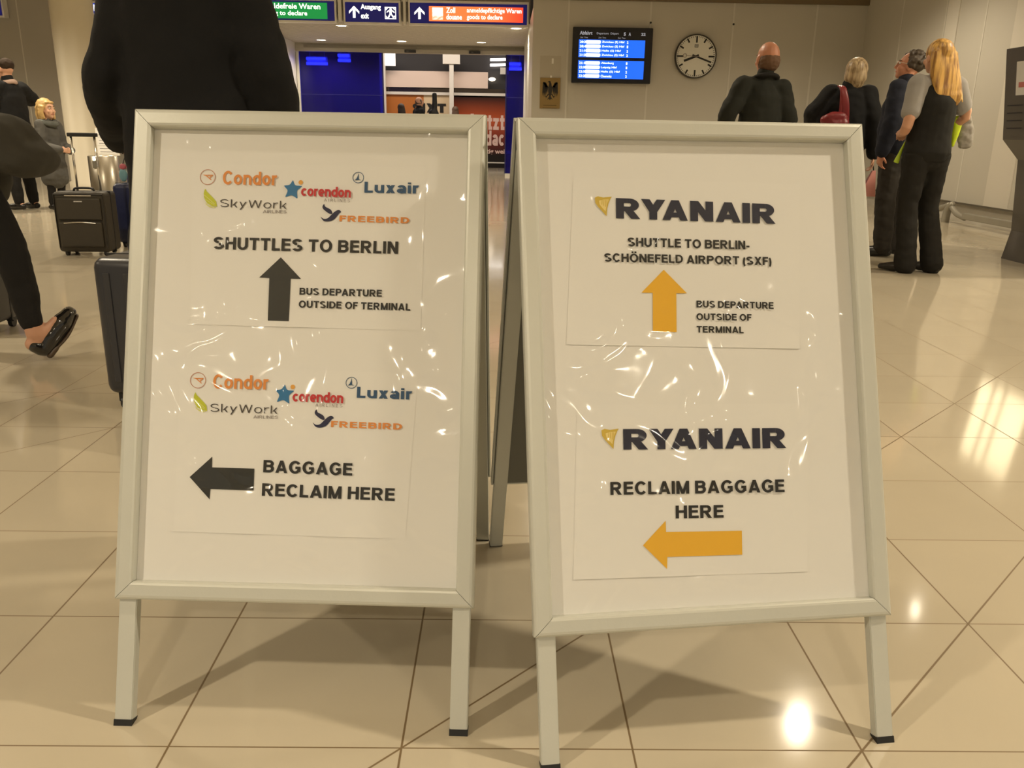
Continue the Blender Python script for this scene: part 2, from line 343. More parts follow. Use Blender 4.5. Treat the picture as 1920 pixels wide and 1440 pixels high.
# downlights
LENS = em('lamp_glow', (1.0, .86, .62), 11)
def downlight(x, y, z, watts, label, group, spot=150, r=.095):
    t = empty('ceiling_downlight', (x, y, z), label, 'downlight', group=group)
    MB().lathe([(r, -.001), (r + .03, -.012), (r + .035, -.004), (r + .035, 0)], n=28).build('trim_ring', WHITEP, t, True)
    MB().cyl((0, 0, -.003), (0, 0, -.006), r, n=28).build('lens', LENS, t)
    l = bpy.data.lights.new('lamp', 'SPOT'); l.energy = watts; l.color = WARM; l.spot_size = rad(spot); l.spot_blend = .6; l.shadow_soft_size = r * .9
    o = bpy.data.objects.new('lamp', l); COL.objects.link(o); o.location = (0, 0, -.03); o.parent = t
for x, y, p in KEYS + OTHERS:
    downlight(x, y, CEIL, p * 3.35, 'round recessed downlight in the hall ceiling, above the picture, some of the group added for brightness', 'hall ceiling downlights', r=.048 if (x, y) == (2.4, 5.6) else .022 if (x, y) == (4.15, 7.3) else .095)
for x, y, lb in ((-4.05, 20.0, 'left lamp of the row of three ceiling downlights before the blue doors'), (-2.27, 19.95, 'middle lamp of the row of three ceiling downlights before the blue doors'),
                 (-.51, 19.9, 'right lamp of the row of three ceiling downlights before the blue doors'), (-3.1, 17.25, 'round ceiling downlight below the gap between green sign and exit sign'),
                 (.22, 17.2, 'round ceiling downlight below the right end of the red sign')):
    downlight(x, y, 2.9, 110, lb, 'passage ceiling downlights')

# ------------------------------------------------------------------ sliding door wall and the concourse beyond it
YD = 20.8
def glass_blue():
    m = bpy.data.materials.new('blue_film_glass'); m.use_nodes = True; N = m.node_tree.nodes; L = m.node_tree.links; b = N['Principled BSDF']
    b.inputs['Base Color'].default_value = (.012, .008, .22, 1); b.inputs['Roughness'].default_value = .08; b.inputs['Specular IOR Level'].default_value = .6
    tr = N.new('ShaderNodeBsdfTransparent'); tr.inputs[0].default_value = (.13, .15, .95, 1); mx = N.new('ShaderNodeMixShader'); mx.inputs[0].default_value = .55
    L.new(b.outputs[0], mx.inputs[1]); L.new(tr.outputs[0], mx.inputs[2]); L.new(mx.outputs[0], N['Material Output'].inputs[0]); return m
GB = glass_blue()
struct('trim_4', MB().box(-4.98, .66, YD - .1, YD + .1, 2.72, 3.2), pm('door_header', (.42, .39, .33), .5))
sl = MB().box(-4.6, .5, YD - .13, YD - .1, 2.80, 2.86); struct('trim_5', sl, pm('header_channel', (.22, .20, .16), .5))
for nm, x0, x1, hx in (('door_1', -4.74, -2.82, -2.82), ('door_2', .05, .60, .05)):
    d = tag(MB().box(x0, x1, YD - .02, YD + .02, .06, 2.72).build(nm, GB), kind='structure')
    MB().box(x0, x1, YD - .03, YD + .03, 0, .06).build('bottom_rail', WHITEP, d); MB().box(hx - .015, hx + .015, YD - .03, YD + .03, .06, 2.72).build('door_stile', pm('dark_blue_stile', (.012, .012, .09), .35), d)
    MB().box(x0, x1, YD - .024, YD - .0201, 1.78, 1.795).build('glazing_bar', pm('blue_bar', (.02, .02, .16), .3), d)
struct('trim_6', MB().box(-4.80, -4.74, YD - .06, YD + .06, 0, 2.72).box(.60, .66, YD - .06, YD + .06, 0, 2.72), WHITEP)
for x, lb in ((-2.16, 'small black door sensor on the header, left one above the opening'), (-.68, 'small black door sensor on the header, right one above the opening')):
    s_ = empty('door_sensor', (x, YD - .14, 2.75), lb, 'sensor', group='door sensors')
    MB().box(-.13, .13, -.03, .04, -.03, .03, .008).build('housing', BLACKP, s_); MB().box(-.08, -.03, -.034, -.03, -.012, .012).build('sensor_window', pm('sensor_grey', (.1, .1, .1), .2), s_)
YC = 25.5
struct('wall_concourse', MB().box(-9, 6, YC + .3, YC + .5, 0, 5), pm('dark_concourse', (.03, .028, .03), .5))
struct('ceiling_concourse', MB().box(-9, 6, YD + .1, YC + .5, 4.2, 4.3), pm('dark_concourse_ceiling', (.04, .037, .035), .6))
def facade_place(y): return lambda x, z: (x, y, z)
ct = empty('rental_counter_front', (-2.4, YC, 0), 'orange and white rental counter front seen through the open doors', 'counter')
def cpart(nm, mb, mat): 
    o = mb.build(nm, mat); o.parent = ct; o.matrix_parent_inverse = Matrix.Translation((2.4, -YC, 0)); return o
ORW = pm('orange_wall', (.50, .17, .035), .4)
cpart('fascia', MB().box(-3.5, -.46, YC - .05, YC + .2, 2.20, 2.64), pm('pale_pink_fascia', (.80, .66, .58), .35))
cpart('rail', MB().box(-3.5, .12, YC - .02, YC + .1, 2.075, 2.19), pm('dark_mirror_rail', (.12, .10, .09), .12, .8))
cpart('ledge', MB().box(-3.5, .12, YC - .06, YC + .2, 2.0, 2.075), WHITEP)
cpart('back_panel', MB().box(-3.5, -2.3, YC, YC + .2, 0, 2.0), ORW)
cpart('logo_panel', MB().box(-2.3, -1.56, YC, YC + .2, 0, 2.0), pm('cream_logo_panel', (.72, .58, .38), .4))
pl = lambda x, z: (x, YC - .012, z)
o = lettering('S', (-2.62, 1.50), (-2.44, 1.50), .26, pl, INK, None, .3); o.parent = ct; o.matrix_parent_inverse = Matrix.Translation((2.4, -YC, 0))
o = lettering('IXT', (-2.36, 1.52), (-1.66, 1.52), .25, pl, INK, None, .3, .1, step=2e-4); o.parent = ct; o.matrix_parent_inverse = Matrix.Translation((2.4, -YC, 0))
for o in fonttext('rent a car', pl, -2.1, 1.40, .42, .08, INK, None, .02): o.parent = ct; o.matrix_parent_inverse = Matrix.Translation((2.4, -YC, 0))
ps = empty('concourse_pillar', (-1.48, YC - .3, 0), 'slim white pillar with a boxy head beyond the open doors', 'pillar')
MB().box(-.06, .06, -.06, .06, 0, 4.2).build('shaft', WHITEP, ps); MB().box(-.24, .24, -.1, .1, 2.82, 3.12).build('pillar_head', WHITEP, ps)
ps = empty('corner_post', (-3.42, YC - .3, 0), 'white post at the left edge of the door opening', 'pillar'); MB().box(-.08, .08, -.06, .06, 0, 3.4).build('shaft', WHITEP, ps)
MB().box(.08, .36, -.08, .08, 2.75, 3.1).build('lit_box', em('white_lit_box', (1, .93, .85), 1.2), ps)
# advertising wall
def ad_mat():
    m = pm('poster_print', (.3, .06, .02), .3); N = m.node_tree.nodes; L = m.node_tree.links
    tc = N.new('ShaderNodeTexCoord'); sp = N.new('ShaderNodeSeparateXYZ'); r = N.new('ShaderNodeValToRGB'); mr = N.new('ShaderNodeMapRange'); mr.inputs['From Max'].default_value = 1.95
    e = r.color_ramp.elements; e[0].color = (.008, .006, .006, 1); e[0].position = .18; e[1].color = (.05, .012, .008, 1); e[1].position = .98
    n = e.new(.42); n.color = (.20, .03, .02, 1); n = e.new(.68); n.color = (.55, .10, .03, 1)
    L.new(tc.outputs['Object'], sp.inputs[0]); L.new(sp.outputs[2], mr.inputs[0]); L.new(mr.outputs[0], r.inputs[0]); L.new(r.outputs[0], N['Principled BSDF'].inputs['Base Color']); return m
ad = empty('advertising_poster', (-.69, YC, 0), 'dark red advertising poster with white words standing beyond the doors', 'poster')
MB().box(-.75, .79, -.01, .1, 0, 1.96).build('printed_panel', ad_mat(), ad)
PK = pm('pale_pink_print', (.80, .58, .52), .5)
pl = lambda x, z: (x + .69, -.014, z)
MB_ = MB().box(-.75, .79, -.016, 0, .13, .165); MB_.build('white_line', WHITEP, ad)
lettering('tzt', (-.46, 1.07), (.03, 1.07), .44, lambda x, z: (x + .69, -.0145, z), PK, ad, .25, .1, step=2e-4)
lettering('je', (-.95, 1.07), (-.56, 1.07), .44, lambda x, z: (x + .69, -.0145, z), PK, ad, .25, .1, step=2e-4)
lettering('dac', (-.52, .63), (.03, .63), .42, lambda x, z: (x + .69, -.0145, z), PK, ad, .25, .1, step=2e-4)
fonttext('günstig weiter', lambda x, z: (x + .69, -.0145, z), -.85, .36, 1.15, .17, PK, ad, .03)
# lit shop opening beside it
o = empty('shop_ceiling_lights', (-.16, YC + .2, 0), 'bright lamps in the dark gap right of the pale fascia', 'lights')
MB().ell((-.18, -.1, 2.46), (.1, .05, .05)).build('lamp_globe', em('warm_globe', (1, .85, .65), 5), o, True)
mb = MB(); 
for z in (2.84, 2.98): mb.cyl((-.24, -.1, z), (.2, -.1, z + .02), .035, n=10)
mb.build('fluorescent_tube', em('cool_tube', (1, .95, .9), 4), o); MB().box(.05, .3, -.12, -.06, 2.6, 2.78).build('white_duct', WHITEP, o)
for x0, x1, z, lb in ((-4.7, -4.2, 2.5, 'glowing tube light seen through the blue glass, left end'), (-3.95, -3.65, 2.58, 'short glowing tube light seen through the left blue glass'), (.12, .42, 2.46, 'glowing tube light seen through the right blue glass')):
    t = empty('tube_light', ((x0 + x1) / 2, YD + .55, z), lb, 'light', group='tube lights behind blue glass'); d = (x1 - x0) / 2
    MB().cyl((-d, 0, 0), (d, 0, 0), .03, n=10).cyl((-d, 0, .11), (d * .8, 0, .11), .03, n=10).build('tube', em('blue_tube', (.55, .7, 1), 9), t)
    MB().box(-d, d, .03, .05, -.04, .16).cyl((-d * .7, .04, .15), (-d * .7, .04, 4.2 - z), .008, n=8).cyl((d * .7, .04, .15), (d * .7, .04, 4.2 - z), .008, n=8).build('tube_housing', WHITEP, t)
l = bpy.data.lights.new('concourse_lamp', 'AREA'); l.energy = 170; l.color = (1, .84, .70); l.shape = 'RECTANGLE'; l.size = 5; l.size_y = 1.5
o = bpy.data.objects.new('concourse_lamp', l); COL.objects.link(o); o.location = (-2, YD + 2.4, 4.15)

# ------------------------------------------------------------------ overhead signs
NAVY = em('sign_navy', (.008, .008, .10), .7); SWHITE = em('sign_white', (1, .98, .85), 2.2)
def sign(name, label, x0, x1, z0, z1, fields):
    t = empty(name, ((x0 + x1) / 2, 16.42, z0), label, 'sign'); dx = (x0 + x1) / 2
    place = lambda x, z: (x - dx, -.088, z - z0); A, B_, H_ = x0 - dx, x1 - dx, z1 - z0
    MB().box(A - .03, B_ + .03, -.08, .07, -.03, 0).box(A - .03, B_ + .03, -.08, .07, H_, H_ + .04).box(A - .03, A, -.08, .07, 0, H_).box(B_, B_ + .03, -.08, .07, 0, H_).build('sign_frame', WHITEP, t)
    MB().box(A, B_, -.07, .06, 0, H_).build('sign_face', NAVY, t)
    for kind, a in fields:
        pl = lambda x, z, d=(.0712 if kind == 'field' else .0755): (x - dx, -d, z - z0)
        if kind == 'field':
            x, xx, z, zz, m = a; MB().poly([pl(x, z), pl(xx, z), pl(xx, zz), pl(x, zz)]).build('colour_field', m, t)
        elif kind == 'text': s_, x, z, w_, h_, bo = a; fonttext(s_, pl, x, z, w_, h_, SWHITE, t, bo)
        elif kind == 'arrow':
            x, z, k = a; mb = MB()
            mb.poly([pl(x + k * p, z + k * q) for p, q in ((-.12, 0), (.12, 0), (.12, .8), (-.12, .8))])
            mb.poly([pl(x + k * p, z + k * q) for p, q in ((0, 1.05), (-.48, .58), (-.48, .36), (0, .82))]); mb.poly([pl(x + k * p, z + k * q) for p, q in ((0, 1.05), (0, .82), (.48, .36), (.48, .58))]); mb.build('arrow', SWHITE, t)
        elif kind == 'pict':
            x, z, k = a; mb = MB().poly([pl(x, z), pl(x + k, z), pl(x + k, z + k), pl(x, z + k)]); mb.build('pictogram_field', SWHITE, t); MB().poly([(x + a_ * k - dx, -.077, z + b_ * k - z0) for a_, b_ in ((.06, .06), (.94, .06), (.94, .94), (.06, .94))]).build('pictogram_inner', NAVY, t)
            pl2 = lambda u, v: (x + u * k - dx, -.0785, z + v * k - z0); mb = MB(); disc2(mb, pl2, (.52, .82), .1)
            for q in (((.38, .7), (.6, .72), (.62, .4), (.42, .38)), ((.42, .42), (.54, .42), (.36, .08), (.2, .08)), ((.5, .42), (.62, .42), (.86, .14), (.72, .1)), ((.4, .7), (.2, .52), (.14, .58), (.38, .78)), ((.58, .7), (.84, .5), (.9, .58), (.62, .78)),
                      ((.1, .9), (.3, .9), (.1, .7)), ((.9, .9), (.7, .9), (.9, .72)), ((.1, .1), (.1, .3), (.24, .1)), ((.9, .3), (.9, .1), (.78, .26))): mb.poly([pl2(*p) for p in q])
            mb.build('pictogram', SWHITE, t)
    return t
GREEN = em('sign_green', (.01, .30, .06), .9); RED = None
def red_mat():
    m = em('sign_red', (.9, .12, .02), 1.2); N = m.node_tree.nodes; L = m.node_tree.links; tc = N.new('ShaderNodeTexCoord'); sp = N.new('ShaderNodeSeparateXYZ'); r = N.new('ShaderNodeMapRange')
    r.inputs['From Min'].default_value = -.8; r.inputs['From Max'].default_value = 1.1; cr = N.new('ShaderNodeValToRGB'); e = cr.color_ramp.elements; e[0].color = (1, .22, .06, 1); e[1].color = (.85, .03, .02, 1); n = e.new(.6); n.color = (1, .20, .05, 1)
    L.new(tc.outputs['Object'], sp.inputs[0]); L.new(sp.outputs[0], r.inputs[0]); L.new(r.outputs[0], cr.inputs[0]); L.new(cr.outputs[0], N['Principled BSDF'].inputs['Emission Color']); return m
sign('green_customs_sign', 'lit sign with a green field, nothing to declare, over the passage', -5.3, -3.05, 2.87, 3.20,
     [('field', (-5.1, -3.18, 2.90, 3.17, GREEN)), ('text', ('anmeldefreie Waren', -4.42, 3.06, 1.12, .09, .012)), ('text', ('nothing to declare', -4.42, 2.93, .88, .10, .012)), ('arrow', (-5.0, 2.93, .2))])
sign('exit_sign', 'small dark blue lit exit sign with arrow and running figure', -2.86, -1.90, 2.86, 3.19,
     [('arrow', (-2.70, 2.93, .19)), ('text', ('Ausgang', -2.58, 3.05, .36, .11, .02)), ('text', ('exit', -2.58, 2.92, .14, .09, .02)), ('pict', (-2.15, 2.92, .20))])
sign('red_customs_sign', 'long lit sign with a red field, goods to declare', -1.70, .40, 2.86, 3.20,
     [('arrow', (-1.53, 2.93, .19)), ('field', (-1.36, .33, 2.90, 3.15, red_mat())), ('text', ('Zoll', -1.05, 3.04, .16, .09, .02)), ('text', ('douane', -1.05, 2.93, .28, .09, .02)),
      ('text', ('anmeldepflichtige Waren', -.68, 3.03, .98, .10, .012)), ('text', ('goods to declare', -.68, 2.92, .64, .10, .012)), ('field', (-1.30, -1.11, 2.925, 3.125, SWHITE))])
sign('blue_customs_sign', 'blue lit customs sign beside the black coat, right of the column', -7.57, -6.5, 2.76, 3.09,
     [('text', ('zollfrei', -7.53, 2.96, .42, .11, .02)), ('text', ('customs', -7.53, 2.81, .42, .11, .02)), ('field', (-7.57, -6.5, 2.76, 3.09, em('sign_blue', (.02, .06, .55), 1.0)))])
sign('dark_blue_panel_sign', 'dark blue sign panel in a white frame, top left corner', -9.8, -8.97, 2.86, 3.3, [('field', (-9.78, -8.99, 2.88, 3.28, em('panel_blue', (.01, .01, .12), .8)))])
hp = empty('sign_hanger', (-1.80, 16.42, 2.86), 'white vertical hanger between exit sign and red sign', 'hanger'); MB().box(-.022, .022, -.06, .06, -.02, .64).box(-.055, .055, -.03, .03, .36, .40).build('hanger_bar', WHITEP, hp)
hp = empty('sign_hanger', (-2.96, 16.42, 2.86), 'white vertical hanger between green sign and exit sign', 'hanger'); MB().box(-.03, .03, -.06, .06, .02, .64).build('hanger_bar', WHITEP, hp)

# ------------------------------------------------------------------ things on the right-hand back wall
dp = empty('departure_display', (1.73, YB - .007, 1.79), 'black wall display with blue train departure rows', 'display')
MB().box(-.64, .64, -.09, -.01, 0, .84, .012).build('bezel', pm('gloss_black', (.008, .008, .012), .18), dp)
MB().box(-.3, .3, -.01, .0, .2, .6).build('wall_bracket', BLACKP, dp)
DB, DW = em('screen_blue', (.01, .13, .88), 1.25), em('screen_white', (.85, .95, 1), 1.9)
pl = lambda x, z: (x, -.0915, z)
MB().poly([pl(-.54, .39), pl(.52, .39), pl(.52, .655), pl(-.54, .655)]).poly([pl(-.54, .07), pl(.52, .07), pl(.52, .345), pl(-.54, .345)]).build('screen', DB, dp)
pl = lambda x, z: (x, -.0935, z); DG = em('screen_grey', (.55, .55, .6), .6)
fonttext('Abfahrt', pl, -.53, .725, .2, .055, DG, dp, .02); fonttext('Departure  Départ', pl, -.26, .725, .35, .04, DG, dp); fonttext('S', pl, .17, .72, .035, .05, DG, dp, .03); fonttext('A', pl, .25, .72, .035, .05, DG, dp, .03); fonttext('22', pl, .45, .725, .07, .04, DG, dp, .03)
for x_ in (-.52, -.23, .08): fonttext('Zeit  Time', pl, x_, .675, .12, .02, DG, dp)
mb = MB(); mb2 = MB()
for zz, rows in ((.60, (('20:29', 'Zwickau (S) Hbf', '2'), ('20:41', 'Zwickau (S) Hbf', '1'), ('21:10', 'Halle (S) Hbf', '2'), ('21:29', 'Zwickau (S) Hbf', '2'))), (.285, (('21:11', 'Altenburg', '1'), ('22:00', 'Leipzig Hbf', '1'), ('22:09', 'Halle (S) Hbf', '2'), ('22:29', 'Chemnitz', '2')))):
    for i, (a, b_, c_) in enumerate(rows):
        z = zz - i * .065; fonttext(a, pl, -.525, z, .12, .038, DW, dp, .02); fonttext(b_, pl, -.17, z, .026 * len(b_) - .03, .038, DW, dp, .015); fonttext(c_, pl, .23, z, .022, .038, DW, dp, .03)
        n = [(-.41 + .022 * cos(t), z + .02 + .026 * sin(t)) for t in [pi / 2 + k * pi / 8 for k in range(9)]] + [(-.21 + .022 * cos(t), z + .02 + .026 * sin(t)) for t in [-pi / 2 + k * pi / 8 for k in range(9)]]; mb.poly([(x, -.0945, y) for x, y in n])
mb.build('train_chips', DW, dp)
ck = empty('wall_clock', (3.085, YB, 2.225), 'round white station clock with black hands on the back wall', 'clock')
MB().lathe([(0, -.0), (.325, -.0), (.335, -.01), (.335, -.07), (.322, -.078), (.315, -.07)], n=56).build('clock_rim', pm('clock_rim_metal', (.06, .055, .05), .3, .6), ck, True)
ck.children[0].rotation_euler = (rad(-90), 0, 0); 
ck.children[0].rotation_euler = (rad(90), 0, 0)
for v in ck.children[0].data.vertices: v.co.z = -v.co.z
pl = lambda x, z: (x, -.064, z); mb = MB(); disc2(mb, pl, (0, 0), .32, 56); mb.build('clock_face', pm('clock_white', (.72, .70, .62), .3), ck)
pl = lambda x, z: (x, -.0655, z); mb = MB()
def tick(mb, a, r0, r1, w_, pl): 
    u = V((sin(a), cos(a))); n = V((u.y, -u.x)) * w_ / 2; mb.poly([pl(*p) for p in (u * r0 - n, u * r0 + n, u * r1 + n, u * r1 - n)])
for i in range(60): tick(mb, i * pi / 30, .205 if i % 15 == 0 else (.235 if i % 5 == 0 else .285), .305, .026 if i % 5 == 0 else .009, pl)
mb.build('minute_marks', INK, ck)
mb = MB(); tick(mb, rad(249), -.05, .20, .034, lambda x, z: (x, -.0685, z)); mb.build('hour_hand', INK, ck)
mb = MB(); tick(mb, rad(109), -.06, .27, .026, lambda x, z: (x, -.0705, z)); mb.build('minute_hand', INK, ck)
mb = MB(); p_ = lambda x, z: (x, -.0725, z); tick(mb, rad(273), -.06, .15, .008, p_); ring2(mb, p_, (-.178, .009), .032, .009, 20); mb.build('second_hand', pm('dull_grey_red', (.25, .2, .17), .5), ck)
mb = MB(); [mb.poly([pl(*q) for q in r]) for r in (((-.03, .135), (.03, .135), (.03, .141), (-.03, .141)), ((-.03, .175), (.03, .175), (.03, .181), (-.03, .181)), ((-.03, .135), (-.024, .135), (-.024, .181), (-.03, .181)), ((.024, .135), (.03, .135), (.03, .181), (.024, .181)))]; mb.build('emblem_box', INK, ck); fonttext('DB', pl, -.02, .145, .04, .027, INK, ck, .03)
eg = empty('eagle_plaque', (.755, YB, 1.39), 'bronze plaque with a black heraldic eagle on the back wall', 'plaque')
MB().box(-.165, .165, -.02, 0, 0, .475, .004).build('plate', pm('bronze_plate', (.30, .20, .07), .35, .5, var=.08, vs=8), eg)
mb = MB(); pl = lambda x, z: (x, -.0215, z)
mb.poly([pl(x * .9, z) for x, z in ((-.13, .008), (.13, .008), (.13, .012), (-.13, .012))]); EGL = []
body = [(0, .40), (.02, .385), (.022, .36), (.032, .33), (.034, .27), (.022, .22), (.012, .19), (.045, .135), (.018, .15), (0, .13)]
mb.poly([pl(*p) for p in body + [(-x, z) for x, z in body[-2:0:-1]]])
mb.poly([pl(*p) for p in ((-.012, .385), (.012, .395), (.0, .425), (-.026, .425), (-.05, .405), (-.026, .408))])
for s_ in (1, -1):
    for q in (((.03, .33), (.05, .36), (.07, .40), (.11, .41), (.125, .39), (.09, .375), (.085, .33)), ((.085, .40), (.12, .40), (.128, .25), (.118, .19), (.108, .25)), ((.06, .38), (.1, .39), (.108, .25), (.098, .17), (.086, .25)), ((.04, .35), (.08, .37), (.086, .25), (.076, .18), (.064, .26)), ((.03, .33), (.055, .34), (.062, .27), (.052, .21), (.04, .28)),
              ((.018, .22), (.032, .23), (.062, .19), (.05, .18)), ((.05, .19), (.085, .195), (.08, .185), (.055, .178)), ((.052, .188), (.075, .165), (.066, .162), (.046, .18))): mb.poly([pl(s_ * x, z) for x, z in q])
mb.build('eagle_relief', pm('eagle_black', (.018, .014, .008), .5), eg)
MB().poly([pl(-.11, .048), pl(.11, .048), pl(.11, .053), pl(-.11, .053)]).build('engraved_line', pm('eagle_black', (0, 0, 0)), eg)
for z, lb in ((1.80, 'pale taped patch on the back wall above the eagle plaque'),):
    tp = empty('wall_patch', (.75, YB, z), lb, 'patch'); MB().box(-.17, .17, -.004, 0, .04, .40).build('cover_plate', pm('patch_paint', (.44, .40, .32), .35), tp)
    MB().box(.02, .05, -.006, -.004, .28, .36).box(.0, .03, -.006, -.004, .06, .1).build('tape_strip', WHITEP, tp)
# kiosk
kk = empty('terminal_kiosk', (4.45, 7.1, 0), 'dark grey free-standing kiosk cut off by the right picture edge', 'kiosk')
prof = [(-.01, 0), (.035, .245), (-.02, .845), (-.18, 1.01), (-.28, 1.73), (.30, 1.73), (.5, 1.01), (.5, 0)]
n = len(prof); vs = [(x, y, z) for y in (-.80, .33) for x, z in prof]
mesh('housing', vs, [tuple(range(n)), tuple(range(2 * n - 1, n - 1, -1))] + [(i, n + i, n + (i + 1) % n, (i + 1) % n) for i in range(n)], pm('graphite_paint', (.115, .104, .087), .42, .1, var=.08, vs=5), kk)
fx = lambda z: -.18 - (z - 1.01) / .72 * .10 - .003
mesh('printed_notice', [(fx(1.36), .17, 1.36), (fx(1.36), .02, 1.36), (fx(1.62), .02, 1.62), (fx(1.62), .17, 1.62)], [(0, 1, 2, 3)], PAPER, kk)
mesh('red_print', [(fx(1.42) - .002, .13, 1.42), (fx(1.42) - .002, .05, 1.42), (fx(1.46) - .002, .05, 1.46), (fx(1.46) - .002, .13, 1.46)], [(0, 1, 2, 3)], pm('red_print', (.6, .2, .18), .6), kk)
MB().box(.04, .5, -.802, .332, .24, .25).build('base_joint', BLACKP, kk)
for z in (1.1, 1.16, 1.22, 1.28): mesh('vent_slot', [(fx(z) - .001, .28, z), (fx(z) - .001, .06, z), (fx(z) - .001, .06, z + .006), (fx(z) - .001, .28, z + .006)], [(0, 1, 2, 3)], BLACKP, kk)
for y0, y1 in ((-.02, -.20), (-.25, -.36), (-.41, -.72)): mesh('lit_panel', [(fx(1.03), y0, 1.03), (fx(1.03), y1, 1.03), (fx(1.70), y1, 1.70), (fx(1.70), y0, 1.70)], [(0, 1, 2, 3)], em('lit_cream', (1, .84, .52), 4.0), kk)
# low guard rail below the right wall
gr = empty('low_guard_rail', (5.62, 10.2, 0), 'low grey guard rail with a bracket under the right wall panels', 'rail')
MB().box(-.04, .04, -1.7, .1, .08, .155, .01).box(-.04, .04, .9, 2.6, .08, .155, .01).build('rail_bar', pm('rail_grey', (.30, .28, .23), .35, .3), gr)
MB().tube([(0, .55, .0), (0, .52, .16), (0, .44, .23)], [.05, .045, .04]).tube([(0, .9, .12), (0, .7, .16), (0, .52, .22)], [.03, .035, .03]).tube([(0, .1, .09), (0, .3, .13), (0, .46, .21)], [.03, .035, .03]).build('rail_bracket', pm('rail_grey', (0, 0, 0)), gr, True)
# column, bin, notice
cl = empty('round_column', (-6.72, 14.2, 0), 'round cream painted column in the hall, left side', 'column')
MB().lathe([(.34, 0), (.34, .12), (.31, .14), (.31, CEIL)], n=40).build('column_shaft', CREAM, cl, True)
bn = empty('steel_bin', (-4.49, 9.8, 0), 'cylindrical brushed steel litter bin behind the suitcases', 'bin')
MB().lathe([(0, .012), (.15, .012), (.158, .03), (.158, .675), (.148, .68), (.142, .67), (.142, .45), (0, .45)], n=40).build('bin_body', STEEL, bn, True)
MB().lathe([(.13, 0), (.152, .0), (.152, .02)], n=32).build('bin_foot', BLACKP, bn, True); MB().box(-.05, .02, -.162, -.155, .55, .63).build('bin_label', pm('label_grey', (.2, .19, .16), .5), bn)
nt = empty('notice_stand', (-5.60, 12.4, 0), 'white notice board on a thin post beside the column', 'notice')
MB().box(-.14, .16, -.015, .015, .60, .97).build('notice_frame', WHITEP, nt); MB().cyl((.01, .02, 0), (.01, .02, .65), .02).lathe([(0, 0), (.18, 0), (.18, .015), (0, .02)]).build('notice_post', STEEL, nt)
mb = MB(); [mb.poly([(-.12, -.019, z), (.14, -.019, z), (.14, -.019, z + h), (-.12, -.019, z + h)]) for z, h in ((.62, .10), (.735, .10), (.85, .10))]; mb.build('notice_sheet', PAPER, nt)
mb = MB(); [mb.poly([(-.10, -.021, z), (.1, -.021, z), (.1, -.021, z + .008), (-.10, -.021, z + .008)]) for z in (.645, .69, .76, .80, .875, .92)]; mb.build('print_line', pm('grey_ink', (.25, .24, .22), .6), nt)

# ------------------------------------------------------------------ A-boards
def film_mat():
    m = bpy.data.materials.new('clear_cover_film'); m.use_nodes = True; N = m.node_tree.nodes; L = m.node_tree.links; N.remove(N['Principled BSDF'])
    tr = N.new('ShaderNodeBsdfTransparent'); tr.inputs[0].default_value = (.985, .985, .975, 1); gl = N.new('ShaderNodeBsdfGlossy'); gl.inputs['Roughness'].default_value = .07
    lw = N.new('ShaderNodeLayerWeight'); lw.inputs[0].default_value = .5; pw = N.new('ShaderNodeMath'); pw.operation = 'POWER'; pw.inputs[1].default_value = 5; fr = N.new('ShaderNodeMapRange'); fr.inputs['To Min'].default_value = .045; fr.inputs['To Max'].default_value = 1
    L.new(lw.outputs['Facing'], pw.inputs[0]); L.new(pw.outputs[0], fr.inputs[0]); mx = N.new('ShaderNodeMixShader')
    tc = N.new('ShaderNodeTexCoord'); mp = N.new('ShaderNodeMapping'); mp.inputs['Scale'].default_value = (1, 1, 1); n1 = N.new('ShaderNodeTexNoise'); n1.inputs['Scale'].default_value = 8; n1.inputs['Detail'].default_value = 1.2; n1.inputs['Distortion'].default_value = 1.2
    bp = N.new('ShaderNodeBump'); bp.inputs['Strength'].default_value = .6; bp.inputs['Distance'].default_value = .02
    L.new(tc.outputs['Object'], mp.inputs[0]); L.new(mp.outputs[0], n1.inputs['Vector']); L.new(n1.outputs[0], bp.inputs['Height']); L.new(bp.outputs[0], gl.inputs['Normal'])
    L.new(fr.outputs[0], mx.inputs[0]); L.new(tr.outputs[0], mx.inputs[1]); L.new(gl.outputs[0], mx.inputs[2]); L.new(mx.outputs[0], N['Material Output'].inputs[0]); return m
FILM = film_mat()
SHEET = pm('printed_sheet_paper', (.79, .78, .755), .65, bump=.04, bs=7)
C_OR = pm('ink_orange', (.72, .26, .05), .6); C_RED = pm('ink_red', (.52, .02, .025), .6); C_BL = pm('ink_blue', (.02, .16, .36), .6); C_TEAL = pm('ink_slate_blue', (.02, .075, .17), .6)
C_NAVY = pm('ink_navy', (.008, .010, .05), .6); C_GR = pm('ink_lime', (.52, .56, .02), .6); C_DK = pm('ink_dark_grey', (.06, .05, .045), .6); C_GY = pm('ink_grey', (.30, .27, .26), .6); C_RYN = pm('ink_midnight', (.010, .012, .035), .6)
C_YE = pm('ink_yellow', (.80, .44, .02), .6); C_HARP = pm('ink_gold', (.62, .44, .06), .6); C_HARPL = pm('ink_pale_gold', (.85, .68, .25), .6); C_TAN = pm('ink_tan', (.5, .22, .13), .6); C_LIME2 = pm('ink_pale_lime', (.68, .68, .22), .6); C_ARR = pm('ink_arrow_black', (.016, .016, .012), .55); C_DOT = pm('ink_amber', (.75, .36, .06), .6)
def lens_poly(mb, place, pts): mb.poly([place(*p) for p in pts])
def smooth_closed(pts, k=4):
    out = []; n = len(pts)
    for i in range(n):
        a, b, c, d = [V(pts[(i + j) % n]) for j in (-1, 0, 1, 2)]
        for s_ in range(k):
            t = s_ / k; out.append(0.5 * (2 * b + (c - a) * t + (2 * a - 5 * b + 4 * c - d) * t * t + (3 * b - a - 3 * c + d) * t ** 3))
    return out
